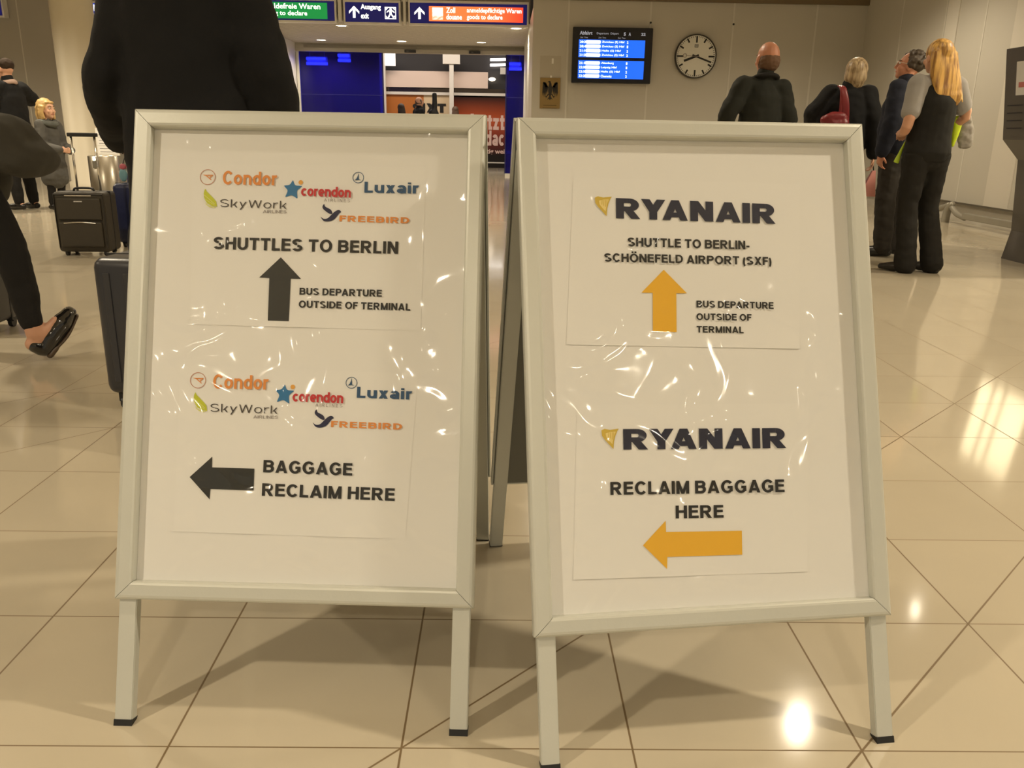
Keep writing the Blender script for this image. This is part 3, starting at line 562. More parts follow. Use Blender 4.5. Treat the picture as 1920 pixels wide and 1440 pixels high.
def a_board(label, X, Y, yaw, lean, W, s0, H):
    t = empty('a_board_sign', (X, Y, 0), label, 'sign', yaw)
    top = s0 + H; yc = top * sin(lean) + .018 * cos(lean) + .006
    def fr(x, s, n): return V((x, s * sin(lean) + n * cos(lean), s * cos(lean) - n * sin(lean)))
    def bk(x, s, n): p = fr(x, s, n); return V((x, 2 * yc - p.y, p.z))
    PROF = [(0, .017), (0, .001), (.0012, -.0025), (.004, -.0046), (.008, -.0055), (.026, -.0055), (.0295, -.0045), (.0315, -.002), (.032, .0116)]
    for PL, front in ((fr, True), (bk, False)):
        host = t
        cs = [(-W / 2, s0), (W / 2, s0), (W / 2, top), (-W / 2, top)]
        ins = [(1, 1), (-1, 1), (-1, -1), (1, -1)]
        for k in range(4):
            a, b = cs[k], cs[(k + 1) % 4]; ia, ib = ins[k], ins[(k + 1) % 4]; mb = MB(); g = .0005
            e = ((b[0] - a[0]) and math.copysign(g, b[0] - a[0]), (b[1] - a[1]) and math.copysign(g, b[1] - a[1]))
            v0 = [PL(a[0] + ia[0] * o + e[0], a[1] + ia[1] * o + e[1], n_) for o, n_ in PROF]; v1 = [PL(b[0] + ib[0] * o - e[0], b[1] + ib[1] * o - e[1], n_) for o, n_ in PROF]
            m = len(PROF); f = [(i, i + 1, m + i + 1, m + i) for i in range(m - 1)] + [(m - 1, 0, m, 2 * m - 1)]
            f += [tuple(range(m)), tuple(range(2 * m - 1, m - 1, -1))]
            mb.add(v0 + v1, f).build('frame_rail', ALU, t)
        x = W / 2 - .004; mb = MB(); a0, a1 = s0 + .004, top - .004
        P = [PL(*p) for p in ((-x, a0, .0135), (x, a0, .0135), (x, a1, .0135), (-x, a1, .0135), (-x, a0, .0168), (x, a0, .0168), (x, a1, .0168), (-x, a1, .0168))]
        mb.add(P, [(0, 1, 2, 3), (7, 6, 5, 4), (0, 4, 5, 1), (1, 5, 6, 2), (2, 6, 7, 3), (3, 7, 4, 0)]).build('back_sheet', ALU_IN, t)
        x = W / 2 - .022; a0, a1 = s0 + .022, top - .022
        if front:
            mesh('poster_sheet', [PL(*p) for p in ((-x, a0, .0122), (x, a0, .0122), (x, a1, .0122), (-x, a1, .0122))], [(0, 1, 2, 3)], PAPER, t)
            nx, ny = 24, 32; vs = []; hx = W / 2 - .0322
            for j in range(ny + 1):
                for i in range(nx + 1):
                    xx, ss = -hx + 2 * hx * i / nx, s0 + .0322 + (H - .0644) * j / ny
                    vs.append(PL(xx, ss, .0084 + .0011 * noise.noise(V((xx * 9 + X * 7, ss * 8, 3)))))
            mesh('plastic_cover', vs, [(j * (nx + 1) + i, j * (nx + 1) + i + 1, (j + 1) * (nx + 1) + i + 1, (j + 1) * (nx + 1) + i) for j in range(ny) for i in range(nx)], FILM, t, True)
        for sg in (-1, 1):
            xa, xb = sg * (W / 2 - .006), sg * (W / 2 - .037); n0, n1 = (.006, .028); mb = MB()
            def seg(sa, sb, na, nb, ga=0): return [PL(xx, ss, nn) for ss in (sa, sb) for xx, nn in ((xa - sg * ga, na + ga), (xb + sg * ga, na + ga), (xb + sg * ga, nb - ga), (xa - sg * ga, nb - ga))]
            F = [(0, 1, 2, 3), (7, 6, 5, 4), (0, 4, 5, 1), (1, 5, 6, 2), (2, 6, 7, 3), (3, 7, 4, 0)]
            mb.add(seg(.010, s0 + .003, .005, .024), F).add(seg(s0, top - .05, .0172, .028), F); lg = mb.build('leg', ALU, t)
            bm = bmesh.new(); bm.from_mesh(lg.data); bmesh.ops.recalc_face_normals(bm, faces=bm.faces); bmesh.ops.bevel(bm, geom=list(bm.edges), offset=.0015, segments=2, affect='EDGES'); bm.to_mesh(lg.data); bm.free()
            q = seg(-.001, .012, .0045, .0245, -.0006)
            for i in range(4): q[i].z = 0
            tag(MB().add(q, F).build('foot_cap', BLACKP, lg), 'black rubber foot cap')
    hb = MB().box(-W / 2 + .04, -W / 2 + .10, yc - .012, yc + .012, top * cos(lean) - .05, top * cos(lean) - .012).box(W / 2 - .10, W / 2 - .04, yc - .012, yc + .012, top * cos(lean) - .05, top * cos(lean) - .012)
    hb.build('hinge', ALU, t)
    return t, fr
def sheet(t, fr, corners, seed):
    """an A3 print laid on the poster, edges lifting a little"""
    n = 16; vs = []; c = [V(p) for p in corners]                 # TL, TR, BR, BL
    for j in range(n + 1):
        for i in range(n + 1):
            u, v = i / n, j / n; p = (c[3] * (1 - u) + c[2] * u) * (1 - v) + (c[0] * (1 - u) + c[1] * u) * v
            lift = .0010 * max(0, 1 - v * 9) * (0.5 + noise.noise(V((u * 3.7, seed * 5.3, 1)))) * 2
            vs.append(fr(p.x, p.y, .0118 - max(0, lift) * .5))
    o = mesh('printed_sheet', vs, [(j * (n + 1) + i, j * (n + 1) + i + 1, (j + 1) * (n + 1) + i + 1, (j + 1) * (n + 1) + i) for j in range(n) for i in range(n)], SHEET, t, True)
    return o
left, frL = a_board('left A-board with several airline logos and black arrows', -.3575, 1.2216, -.0346, .3308, .6284, .2206, .8685)
right, frR = a_board('right A-board with harp logos and yellow arrows', .3829, 1.1648, .1234, .3572, .6302, .2183, .8762)
inkL = lambda x, s: frL(x, s, .0109); inkR = lambda x, s: frR(x, s, .0109); ink2 = lambda x, s: frL(x, s, .0107); inkR2 = lambda x, s: frR(x, s, .0107)
def flat(name, pts, mat, parent, place): return MB().poly([place(*p) for p in pts]).build(name, mat, parent)
def airline_logos(sh, dx, dy, rot, k, texts):
    """emblems drawn for the upper sheet, moved by (dx, dy), turned by rot about the round emblem and scaled by k"""
    o0 = V((-.1829, .9713)); R2 = Matrix.Rotation(rot, 2)
    tr = lambda x, s: frL(*(R2 @ (V((x, s)) - o0) * k + o0 + V((dx, dy))), .0109)
    tr2 = lambda x, s: frL(*(R2 @ (V((x, s)) - o0) * k + o0 + V((dx, dy))), .0107)
    mb = MB(); ring2(mb, tr, (-.1829, .9713), .0141, .0011); mb.build('ring_emblem', C_TAN, sh)
    mb = MB()
    for q in ([(-.1927, .9755), (-.1850, .9730), (-.1838, .9742), (-.1845, .9753)], [(-.1850, .9740), (-.1835, .9755), (-.1730, .9755), (-.1736, .9742), (-.1832, .9738)], [(-.1858, .9728), (-.1845, .9740), (-.1760, .9668), (-.1768, .9655)], [(-.1745, .9752), (-.1732, .9746), (-.1790, .9690), (-.1802, .9697)], [(-.1800, .9722), (-.1795, .9714), (-.1765, .9722), (-.1770, .9730)]): lens_poly(mb, tr, q)
    mb.build('bird_emblem', C_OR, sh)
    st = [(-.0290, .9687), (-.0253, .9590), (-.0118, .9580), (-.0216, .9497), (-.0197, .9347), (-.0305, .9417), (-.0423, .9372), (-.0374, .9498), (-.0454, .9583), (-.0345, .9597)]
    sm = []
    for i, p in enumerate(st):
        a, b, c = V(st[i - 1]), V(p), V(st[(i + 1) % 10]); w_ = .14 if i % 2 == 0 else .25
        sm += [b + (a - b) * w_, b + (a - b) * w_ * .25 + (c - b) * w_ * .25, b + (c - b) * w_]
    flat('star_emblem', sm, C_BL, sh, tr); mb = MB(); disc2(mb, tr, (-.0150, .9647), .0040); mb.build('dot_emblem', C_DOT, sh)
    mb = MB(); ring2(mb, tr, (.088, .9752), .0102, .0011); mb.poly([tr(*p) for p in [(.0880, .9834), (.0890, .9760), (.0893, .9721), (.0941, .9705), (.0880, .9708), (.0817, .9702), (.0850, .9735), (.0868, .9780)]]); mb.build('circle_emblem', C_TEAL, sh)
    flat('wing_emblem', [(-.1865, .9502), (-.1840, .9455), (-.1801, .9419), (-.1714, .9336), (-.1659, .9272), (-.1641, .9181), (-.1733, .9191), (-.1819, .9238), (-.1862, .9297), (-.1884, .9355), (-.189, .9417), (-.1882, .9465)], C_GR, sh, tr)
    mb = MB()
    for q in ([(-.1886, .9400), (-.1884, .9385), (-.1690, .9225), (-.1680, .9232)], [(-.1868, .9320), (-.1862, .9306), (-.1690, .9205), (-.1682, .9212)], [(-.1856, .9260), (-.1806, .9208), (-.1720, .9180), (-.1645, .9174), (-.1700, .9158), (-.1785, .9172), (-.1840, .9215)]): lens_poly(mb, tr2, q)
    mb.build('wing_feather', C_LIME2, sh)
    flat('dove_emblem', smooth_closed([(.0285, .9264), (.0306, .9217), (.0403, .9166), (.0434, .9099), (.0401, .9086), (.0333, .9121), (.0264, .918), (.0257, .9228)]), C_NAVY, sh, tr)
    flat('dove_emblem', smooth_closed([(.0228, .9035), (.0277, .9), (.0348, .9006), (.0418, .907), (.0476, .9128), (.0535, .9161), (.0576, .915), (.0591, .9121), (.056, .9101), (.0515, .904), (.0457, .8979), (.0362, .8949), (.0278, .8964)]), C_NAVY, sh, tr)
    for s_, p0, p1, cap, m, w_, g in texts: lettering(s_, p0, p1, cap, inkL, m, sh, w_, g)
s1 = sheet(left, frL, [(-.2123, .996), (.209, .9966), (.2075, .7031), (-.205, .7058)], 1)
airline_logos(s1, 0, 0, 0, 1, [
    ('Condor', (-.1555, .9588), (-.0574, .9581), .0241, C_OR, .215, .10), ('corendon', (-.0139, .9406), (.076, .9381), .0185, C_RED, .24, .05), ('AIRLINES', (.0279, .931), (.0745, .9304), .0052, C_GY, .13, .5),
    ('Luxair', (.0996, .9482), (.197, .948), .0197, C_TEAL, .24, .12), ('SkyWork', (-.1588, .9177), (-.0387, .9161), .0142, C_DK, .115, .16), ('AIRLINES', (-.0811, .9083), (-.0384, .9084), .0053, C_GY, .16, .12), ('FREEBIRD', (.0565, .8957), (.1818, .894), .0108, C_OR, .24, .16)])
BT = (INK, .185, .15)
for a in (('SHUTTLES TO BERLIN', (-.1679, .8415), (.1631, .8391), .0221), ('BUS DEPARTURE', (-.0108, .7628), (.1368, .7618), .0124), ('OUTSIDE OF TERMINAL', (-.0112, .7397), (.1878, .7383), .0126)): lettering(*a, inkL, INK, s1, .23, .11)
flat('arrow', [(-.0462, .829), (-.0087, .791), (-.0272, .7911), (-.028, .7148), (-.0657, .7154), (-.0655, .7915), (-.0835, .7922)], C_ARR, s1, inkL)
s2 = sheet(left, frL, [(-.2193, .6332), (.2049, .6264), (.1904, .3355), (-.2206, .3383)], 2)
airline_logos(s2, -.0036, -.3650, -.008, 1.01, [
    ('Condor', (-.1593, .5927), (-.0598, .5924), .0249, C_OR, .215, .10), ('corendon', (-.0168, .5728), (.0738, .5713), .0187, C_RED, .24, .05), ('AIRLINES', (.0242, .5647), (.0724, .5642), .0052, C_GY, .13, .5),
    ('Luxair', (.0972, .5817), (.1953, .5807), .0196, C_TEAL, .24, .12), ('SkyWork', (-.1625, .551), (-.0424, .5502), .0144, C_DK, .115, .16), ('AIRLINES', (-.0853, .5412), (-.0414, .5415), .0052, C_GY, .16, .12), ('FREEBIRD', (.0531, .5289), (.1791, .5271), .0108, C_OR, .24, .16)])
for a in (('BAGGAGE', (-.0646, .4464), (.0938, .4444), .0218), ('RECLAIM HERE', (-.0656, .4051), (.1697, .4018), .022)): lettering(*a, inkL, INK, s2, .23, .11)
flat('arrow', [(-.1949, .4348), (-.156, .4717), (-.1557, .4529), (-.0803, .4524), (-.0803, .4141), (-.1571, .4146), (-.1579, .3965)], C_ARR, s2, inkL)
def harp(sh, c, k, rot):
    R2 = Matrix.Rotation(rot, 2); tr = lambda x, y: frR(*(R2 @ V((x, y)) * k + V(c)), .0109); tr2 = lambda x, y: frR(*(R2 @ V((x, y)) * k + V(c)), .0107)
    flat('harp_emblem', [(-.48, .42), (-.3, .5), (.0, .44), (.5, .5), (.42, .38), (.30, .1), (.22, -.2), (.18, -.62), (.0, -.42), (-.3, -.1), (-.45, .12)], C_HARP, sh, tr)
    mb = MB(); lens_poly(mb, tr2, [(-.25, .25), (.0, .32), (.32, .34), (.2, .02), (.12, -.35), (-.1, -.12), (-.22, .05)]); mb.build('harp_field', C_HARPL, sh)
    mb = MB()
    for x in (-.08, .02, .12, .2): lens_poly(mb, lambda a, b: frR(*(R2 @ V((a, b)) * k + V(c)), .0105), [(x, .3), (x + .035, .3), (x + .015, -.02 - x * .6), (x - .02, -.02 - x * .6)])
    mb.build('harp_string', C_HARP, sh)
s3 = sheet(right, frR, [(-.2183, .9948), (.1962, .9861), (.1794, .6889), (-.241, .7036)], 3)
harp(s3, (-.1672, .9455), .031, -.02)
lettering('RYANAIR', (-.1454, .9226), (.1468, .9131), .0358, inkR, C_RYN, s3, .27, .075)
for a in (('SHUTTLE TO BERLIN-', (-.1265, .8733), (.0946, .867), .0155), ('SCHÖNEFELD AIRPORT (SXF)', (-.1693, .8465), (.1341, .8386), .0147), ('BUS DEPARTURE', (-.0076, .765), (.1336, .7604), .012), ('OUTSIDE OF', (-.0087, .7428), (.0917, .74), .0117), ('TERMINAL', (-.0093, .7208), (.0763, .7181), .0117)): lettering(*a, inkR, INK, s3, .225, .11)
flat('arrow', [(-.0637, .8317), (-.0237, .7899), (-.043, .7900), (-.0455, .7222), (-.0881, .7233), (-.0854, .7913), (-.1056, .7918)], C_YE, s3, inkR)
s4 = sheet(right, frR, [(-.2263, .6004), (.1909, .5922), (.1722, .2991), (-.2436, .3074)], 4)
harp(s4, (-.1712, .5425), .031, -.02)
lettering('RYANAIR', (-.1487, .5216), (.145, .5148), .0352, inkR, C_RYN, s4, .27, .075)
for a in (('RECLAIM BAGGAGE', (-.1744, .4459), (.1363, .4385), .022), ('HERE', (-.0616, .4014), (.0238, .3991), .0218)): lettering(*a, inkR, INK, s4, .23, .11)
flat('arrow', [(-.1212, .3587), (-.0796, .3984), (-.0798, .3792), (.0554, .3753), (.0542, .3343), (-.0793, .3371), (-.0807, .3169)], C_YE, s4, inkR)

# ------------------------------------------------------------------ luggage
def wheel_mb(x, y, r=.026, w_=.02): return MB().cyl((x - w_ / 2, y, r), (x + w_ / 2, y, r), r, n=18)
def suitcase(label, loc, rz, W, D, z0, z1, ztop, mat, grip=BLACKP, bev=.035, soft=False, polex=None, dy=0.0, ridge=False):
    t = empty('suitcase', loc, label, 'suitcase', rz)
    o = MB().box(-W / 2, W / 2, -D / 2, D / 2, z0, z1, bev).build('shell', mat, t, not soft)
    if not soft: o.data.shade_auto_smooth() if hasattr(o.data, 'shade_auto_smooth') else None
    for x in (-W / 2 + .05, W / 2 - .05):
        for y in ((-D / 2 + .045, D / 2 - .045)): 
            wm = wheel_mb(x, y); wm.box(x - .018, x + .018, y - .02, y + .02, .03, z0 + .01, .004); wm.build('wheel', BLACKP, t)
    px = polex if polex else (-W / 4, W / 4)
    for x in px: MB().cyl((x, D / 2 - .05 + dy, z1 - .03), (x, D / 2 - .05 + dy, ztop - .02), .009, n=12).build('handle_pole', CHROME, t, True)
    MB().box(px[0] - .025, px[1] + .025, D / 2 - .067 + dy, D / 2 - .033 + dy, ztop - .03, ztop, .008).build('handle_grip', grip, t)
    MB().tube([(-.08, -.0, z1 - .005), (-.06, 0, z1 + .022), (.06, 0, z1 + .022), (.08, 0, z1 - .005)], [.009] * 4, n=8).build('carry_handle', grip, t, True)
    if ridge:
        mb = MB()
        for i in range(5): x = -W / 2 + W * (i + .75) / 5.5; mb.box(x - .012, x + .012, -D / 2 - .004, D / 2 + .004, z0 + .05, z1 - .05, .003)
        mb.build('shell_rib', mat, t)
    MB().box(-W / 2 - .002, W / 2 + .002, -.006, .006, z0 - .002, z1 + .002, .0).build('zip_line', BLACKP, t)
    return t
DK = pm('charcoal_shell', (.035, .035, .04), .33, bump=.03, bs=120)
suitcase('dark hard-shell suitcase held by the man in the black coat', (-1.225, 3.04, 0), rad(-4), .40, .25, .062, .56, .955, DK, ridge=True)
BRN = pm('brown_nylon', (.036, .029, .018), .6, var=.1, vs=30, bump=.1, bs=300)
bs = suitcase('brown soft suitcase with raised trolley handle beside the girl', (-3.335, 6.88, 0), rad(3), .40, .25, .03, .50, .945, BRN, soft=True, polex=(-.08, .10), bev=.03)
MB().box(-.165, .165, -.148, -.12, .075, .27, .012).build('front_pocket', BRN, bs); MB().box(-.17, .17, -.140, -.12, .285, .455, .012).build('front_pocket', BRN, bs)
PIP = pm('dark_piping', (.016, .013, .009), .5)
mb = MB(); pts = [(-.185, .07), (-.185, .44), (-.15, .48), (.15, .48), (.185, .44), (.185, .07)]; mb.tube([(x, -.125, z) for x, z in pts], [.005] * 6, n=6); mb.build('piping', PIP, bs)
MB().tube([(-.12, -.15, .262), (0, -.153, .270), (.12, -.15, .262)], [.004] * 3, n=6).tube([(-.1, -.128, .473), (.1, -.128, .473)], [.004] * 2, n=6).build('zipper', CHROME, bs); MB().box(-.03, .035, -.143, -.139, .425, .434).build('maker_badge', CHROME, bs)
bl_ = suitcase('dark blue suitcase beside the left A-board and the steel bin', (-3.11, 7.42, 0), rad(4), .40, .24, .035, .535, .80, pm('navy_shell', (.012, .018, .07), .4), polex=(-.12, .11), bev=.04)
tg = empty('luggage_tag', (-3.245, 7.42, .60), 'pale blue and red luggage tag hanging on the blue suitcase handle', 'tag')
MB().ell((0, 0, .0), (.035, .01, .055)).build('tag_body', pm('tag_blue', (.18, .36, .42), .5), tg, True); MB().ell((.005, -.002, .07), (.03, .012, .025)).build('tag_flap', pm('tag_red', (.5, .12, .16), .5), tg, True); MB().cyl((.005, 0, .09), (.01, .05, .15), .004).build('tag_cord', BLACKP, tg)
bp = empty('black_bag', (-3.05, 7.37, .537), 'rounded black bag sitting on top of the blue suitcase', 'bag')
MB().ell((0, 0, .115), (.11, .06, .115)).ell((.02, -.03, .075), (.08, .05, .07)).blob('bag_body', pm('black_nylon', (.012, .012, .013), .55), bp, .01, 4, .004); MB().tube([(-.05, 0, .2), (0, 0, .28), (.06, 0, .2)], [.008] * 3, n=8).build('bag_strap', BLACKP, bp)
suitcase('dark grey suitcase cut off by the left picture edge', (-2.68, 4.18, 0), rad(2), .42, .26, .055, .42, .95, pm('slate_shell', (.05, .047, .045), .45), polex=(-.12, .10), bev=.03)
cb = empty('carrier_bag', (-3.86, 7.86, 0), 'small beige bag with dark strap behind the brown suitcase', 'bag'); MB().tube([(0, 0, .02), (0, 0, .1), (0, 0, .19)], [(.06, .035), (.062, .04), (.05, .02)]).build('bag_body', pm('beige_canvas', (.36, .31, .23), .7), cb, True); MB().tube([(-.03, 0, .19), (-.02, 0, .33), (.02, 0, .33), (.03, 0, .19)], [.012] * 4, n=8).build('bag_strap', BLACKP, cb)

# ------------------------------------------------------------------ people
SKIN = pm('skin', (.56, .30, .19), .5, var=.05, vs=20); SKINR = pm('skin_ruddy', (.50, .22, .13), .45, var=.07, vs=18)
def rotz(a): return Matrix.Rotation(a, 3, 'Z')
def head_shape(mb, c, s, R3):
    T = lambda x, y, z: V(c) + R3 @ V((x * s, y * s, z * s)); S = lambda *r: tuple(q * s for q in r)
    mb.ell(T(0, -.014, .022), S(.076, .096, .096), R3); mb.ell(T(0, .028, -.045), S(.061, .064, .066), R3); mb.ell(T(0, .055, -.088), S(.030, .030, .026), R3)
    mb.tube([T(0, .088, .018), T(0, .098, -.012), T(0, .104, -.032)], [.008 * s, .010 * s, .0125 * s], n=8); mb.ell(T(0, .075, .03), S(.052, .016, .012), R3)
    for q in (-1, 1):
        mb.ell(T(q * .078, -.006, -.012), S(.012, .022, .034), R3); mb.ell(T(q * .040, .066, -.03), S(.022, .02, .022), R3)
    return T
def hand_shape(mb, wr, d, nrm, side, s=1.0, curl=.5):
    """wr wrist, d finger direction, nrm palm normal, side = +1/-1 thumb side"""
    d = V(d).normalized(); nrm = (V(nrm) - d * V(nrm).dot(d)).normalized(); x = d.cross(nrm).normalized() * side; wr = V(wr)
    mb.tube([wr, wr + d * .045 * s, wr + d * .085 * s], [(.027 * s, .016 * s), (.037 * s, .014 * s), (.039 * s, .012 * s)], side=x, n=12)
    for i, (off, ln) in enumerate(((.030, .070), (.010, .080), (-.010, .074), (-.029, .058))):
        b = wr + d * .085 * s + x * off * s; a1, a2 = curl * .8 + .08 * i, curl * 1.9 + .1 * i
        p1 = b + (d * cos(a1) + nrm * sin(a1)) * ln * .5 * s; p2 = p1 + (d * cos(a2) + nrm * sin(a2)) * ln * .5 * s
        mb.tube([b, p1, p2], [.0092 * s, .0084 * s, .007 * s], n=8, sub=2)
    b = wr + d * .03 * s + x * .026 * s; p1 = b + (x * .8 + d * .7 + nrm * .3).normalized() * .034 * s; p2 = p1 + (d * .9 + x * .2 + nrm * .5).normalized() * .030 * s
    mb.tube([b, p1, p2], [.0115 * s, .0100 * s, .0078 * s], n=8, sub=2)
def person(label, loc, yaw, H, J=None, skin=SKIN, face=True, headyaw=0., headtilt=0., headroll=0., vox=.009, child=False, curl=.5, group=None, hscale=1.0, slim=1.0):
    """one continuous body; returns the thing and its joints (local frame: x to the person's right, y forward)"""
    t = empty('person', (loc[0], loc[1], 0), label, 'person', yaw, group); s = H / 1.75; g = slim * s
    hs = s * (1.32 if child else 1.0) * hscale; top = H
    hz = top - .118 * hs
    K = dict(head=(0, .02 * s, hz), neck=(0, 0, 1.475 * s if not child else hz - .16 * hs), shL=(-.165 * g, 0, 1.425 * s), shR=(.165 * g, 0, 1.425 * s), elL=(-.235 * g, -.02 * s, 1.13 * s), elR=(.235 * g, -.02 * s, 1.13 * s),
             wrL=(-.25 * g, .07 * s, .88 * s), wrR=(.25 * g, .07 * s, .88 * s), hipL=(-.092 * g, 0, .92 * s), hipR=(.092 * g, 0, .92 * s), knL=(-.10 * g, .015 * s, .50 * s), knR=(.10 * g, .015 * s, .50 * s),
             anL=(-.105 * g, -.02 * s, .085 * s), anR=(.105 * g, -.02 * s, .085 * s), toeL=(-.125 * g, .15 * s, .03 * s), toeR=(.125 * g, .15 * s, .03 * s), chest=(0, .0, 1.28 * s), waist=(0, 0, 1.08 * s), pelvis=(0, 0, .94 * s),
             hdL=(0, .1, -1), hdR=(0, .1, -1), hnL=(1, 0, 0), hnR=(-1, 0, 0))
    if child:
        for a in ('shL', 'shR'): K[a] = (K[a][0], 0, K['neck'][2] - .035 * s)
    K.update(J or {}); K['s'] = s; K['g'] = g; K['hs'] = hs; mb = MB(); sh = (V(K['shL']) + V(K['shR'])) / 2
    mb.tube([V(K['pelvis']) - V((0, 0, .07 * s)), K['pelvis'], K['waist'], K['chest'], sh - V((0, 0, .02 * s)), V(K['neck'])], [(.14 * g, .10 * s), (.16 * g, .11 * s), (.135 * g, .098 * s), (.155 * g, .108 * s), (.14 * g, .085 * s), (.062 * g, .058 * s)], side=(1, 0, 0), n=18)
    mb.tube([V(K['neck']) - V((0, 0, .05 * s)), V(K['neck']) + V((0, .005, .04 * s)), V(K['head']) + V((0, -.02 * hs, -.03 * hs))], [.062 * s, .055 * hs, .056 * hs])
    R3 = rotz(headyaw) @ Matrix.Rotation(headtilt, 3, 'X') @ Matrix.Rotation(headroll, 3, 'Y'); T = head_shape(mb, K['head'], hs, R3); K['T'] = T; K['R3'] = R3
    for q, sg in (('L', -1), ('R', 1)):
        mb.tube([K['sh' + q], K['el' + q], K['wr' + q]], [.052 * s, .040 * s, .027 * s]); mb.ell(K['sh' + q], (.06 * s,) * 3)
        hand_shape(mb, K['wr' + q], K['hd' + q], K['hn' + q], -sg if V(K['hn' + q]).x * sg < 0 else sg, s * (1.05 if child else 1), curl)
        mb.tube([K['hip' + q], K['kn' + q], K['an' + q]], [.082 * s, .056 * s, .040 * s]); a, e = V(K['an' + q]), V(K['toe' + q])
        mb.tube([a + (a - e) * .22 + V((0, 0, -.035 * s)), a * .55 + e * .45 + V((0, 0, -.024 * s)), e - (e - a) * .1], [.031 * s, .028 * s, .020 * s])
    mb.blob('body', skin, t, vox, 3)
    if face:
        EW, EI, LIP = pm('eye_white', (.75, .72, .68), .25), pm('eye_dark', (.03, .02, .015), .2), pm('lips', (.42, .13, .10), .45)
        for q in (-1, 1):
            ey = MB().ell((0, 0, 0), (.014 * hs, .009 * hs, .008 * hs)).build('eye', EW, t, True); ey.matrix_local = Matrix.Translation(T(q * .031, .079, .008)) @ R3.to_4x4()
            MB().ell((0, .007 * hs, 0), (.0065 * hs, .004 * hs, .0065 * hs)).build('iris', EI, ey, True)
            MB().tube([T(q * .016, .087, .028), T(q * .033, .086, .033), T(q * .048, .074, .028)], [.004 * hs] * 3, n=6).build('eyebrow', pm('brow_brown', (.12, .07, .035), .7), t, True)
        MB().tube([T(-.022, .082, -.062), T(0, .091, -.060), T(.022, .082, -.062)], [(.006 * hs, .004 * hs)] * 3, n=8).build('lips', LIP, t, True)
    return t, K
def trousers(t, K, mat, r=(.098, .075, .062), wr=.006, hemdz=0.02, fwd=0, top=1.02, vox=.010, seed=1):
    s, g = K['s'], K['g']; mb = MB(); p = V(K['pelvis'])
    mb.tube([p - V((0, 0, .06 * s)), p, V((p.x, p.y, top * s))], [(.15 * g, .118 * s), (.178 * g, .128 * s), (.155 * g, .115 * s)], side=(1, 0, 0), n=18)
    for q in 'LR':
        a = V(K['an' + q]); k = V(K['kn' + q]); e = a + (k - a).normalized() * hemdz
        mb.tube([K['hip' + q], V(K['hip' + q]) * .5 + k * .5, k, k * .45 + e * .55, e], [r[0] * s, (r[0] + r[1]) / 2 * s, r[1] * s, (r[1] + r[2]) / 2 * s, r[2] * s], n=14)
    return mb.blob('trousers', mat, t, vox, 4, wr, 11, seed)
def shoes(t, K, mat, h=.0):
    s = K['s']
    for q in 'LR':
        a, e = V(K['an' + q]), V(K['toe' + q]); d = (e - a); d.z = 0; d.normalize(); mb = MB(); up = V((0, 0, 1)); f0 = a - d * .055 * s; z = .034 * s
        mb.tube([V((f0.x, f0.y, e.z + .012 * s)), V((a.x + d.x * .08 * s, a.y + d.y * .08 * s, e.z + .01 * s)), e + d * .02 * s], [(.037 * s, .036 * s), (.045 * s, .040 * s), (.036 * s, .024 * s)], n=12, side=up.cross(d))
        mb.tube([V((a.x, a.y, e.z + .02 * s)), a + V((0, 0, .01 * s))], [.040 * s, .044 * s])
        mb.blob('shoe', mat, t, .008, 3)
def coat(t, K, mat, hem=.80, w=(.20, .185, .20, .20), d=(.13, .13, .15, .16), sleeve=(.076, .064, .052), slf=.96, collar=True, wr=.010, vox=.011, name='coat', seed=2, fr=7, extra=None, sleeves=True, hemfwd=0.):
    """jacket over the torso: w/d half width and depth at shoulder, waist, hip, hem"""
    s, g = K['s'], K['g']; mb = MB(); sh = (V(K['shL']) + V(K['shR'])) / 2; c, wa, p = V(K['chest']), V(K['waist']), V(K['pelvis'])
    hz = V((p.x, p.y + hemfwd, hem * s)); pts = [hz]; rr = [(w[3] * g, d[3] * s)]
    if hem < .90: pts.append(p); rr.append((w[2] * g, d[2] * s))
    pts += [wa, c, sh - V((0, 0, .015 * s)), V(K['neck']) + V((0, 0, .0))]; rr += [(w[1] * g, d[1] * s), (w[0] * .93 * g, d[0] * s), (w[0] * .82 * g, .105 * s), (.078 * g, .074 * s)]
    mb.tube(pts, rr, side=(1, 0, 0), n=20)
    if collar: mb.tube([V(K['neck']) - V((0, 0, .02 * s)), V(K['neck']) + V((0, .006, .045 * s))], [(.080 * s, .078 * s), (.073 * s, .075 * s)], side=(1, 0, 0), n=16)
    for q in 'LR':
        if not sleeves: mb.ell(K['sh' + q], (sleeve[0] * s,) * 3); continue
        a, b, e = V(K['sh' + q]), V(K['el' + q]), V(K['wr' + q]); mb.ell(a, (sleeve[0] * .98 * s,) * 3); nk = V(K['neck']); mb.tube([nk - V((0, 0, .05 * s)), nk * .5 + a * .5 - V((0, 0, .012 * s)), a - V((0, 0, .01 * s))], [(.07 * s, .06 * s), (.07 * s, .062 * s), (.075 * s, .068 * s)])
        if slf > .5: mb.tube([a, a * .5 + b * .5, b, b + (e - b) * slf], [sleeve[0] * s, (sleeve[0] + sleeve[1]) * .52 * s, sleeve[1] * s, sleeve[2] * s], n=14)
        else: mb.tube([a, a + (b - a) * slf * 2], [sleeve[0] * s, sleeve[1] * s], n=14)
    if extra: extra(mb)
    return mb.blob(name, mat, t, vox, 5, wr, fr, seed)
def cloth(name, col, rough=.85): return pm(name, col, rough, 0, var=.12, vs=9, bump=.12, bs=260, spec=.25)
BLK, BLK2, DKG = cloth('black_wool', (.010, .010, .0105)), cloth('black_cotton', (.014, .013, .012)), cloth('dark_green_grey_cloth', (.019, .020, .016))
LEATH = pm('black_leather', (.012, .011, .010), .3); PATENT = pm('patent_leather', (.010, .009, .008), .08, coat=1.)

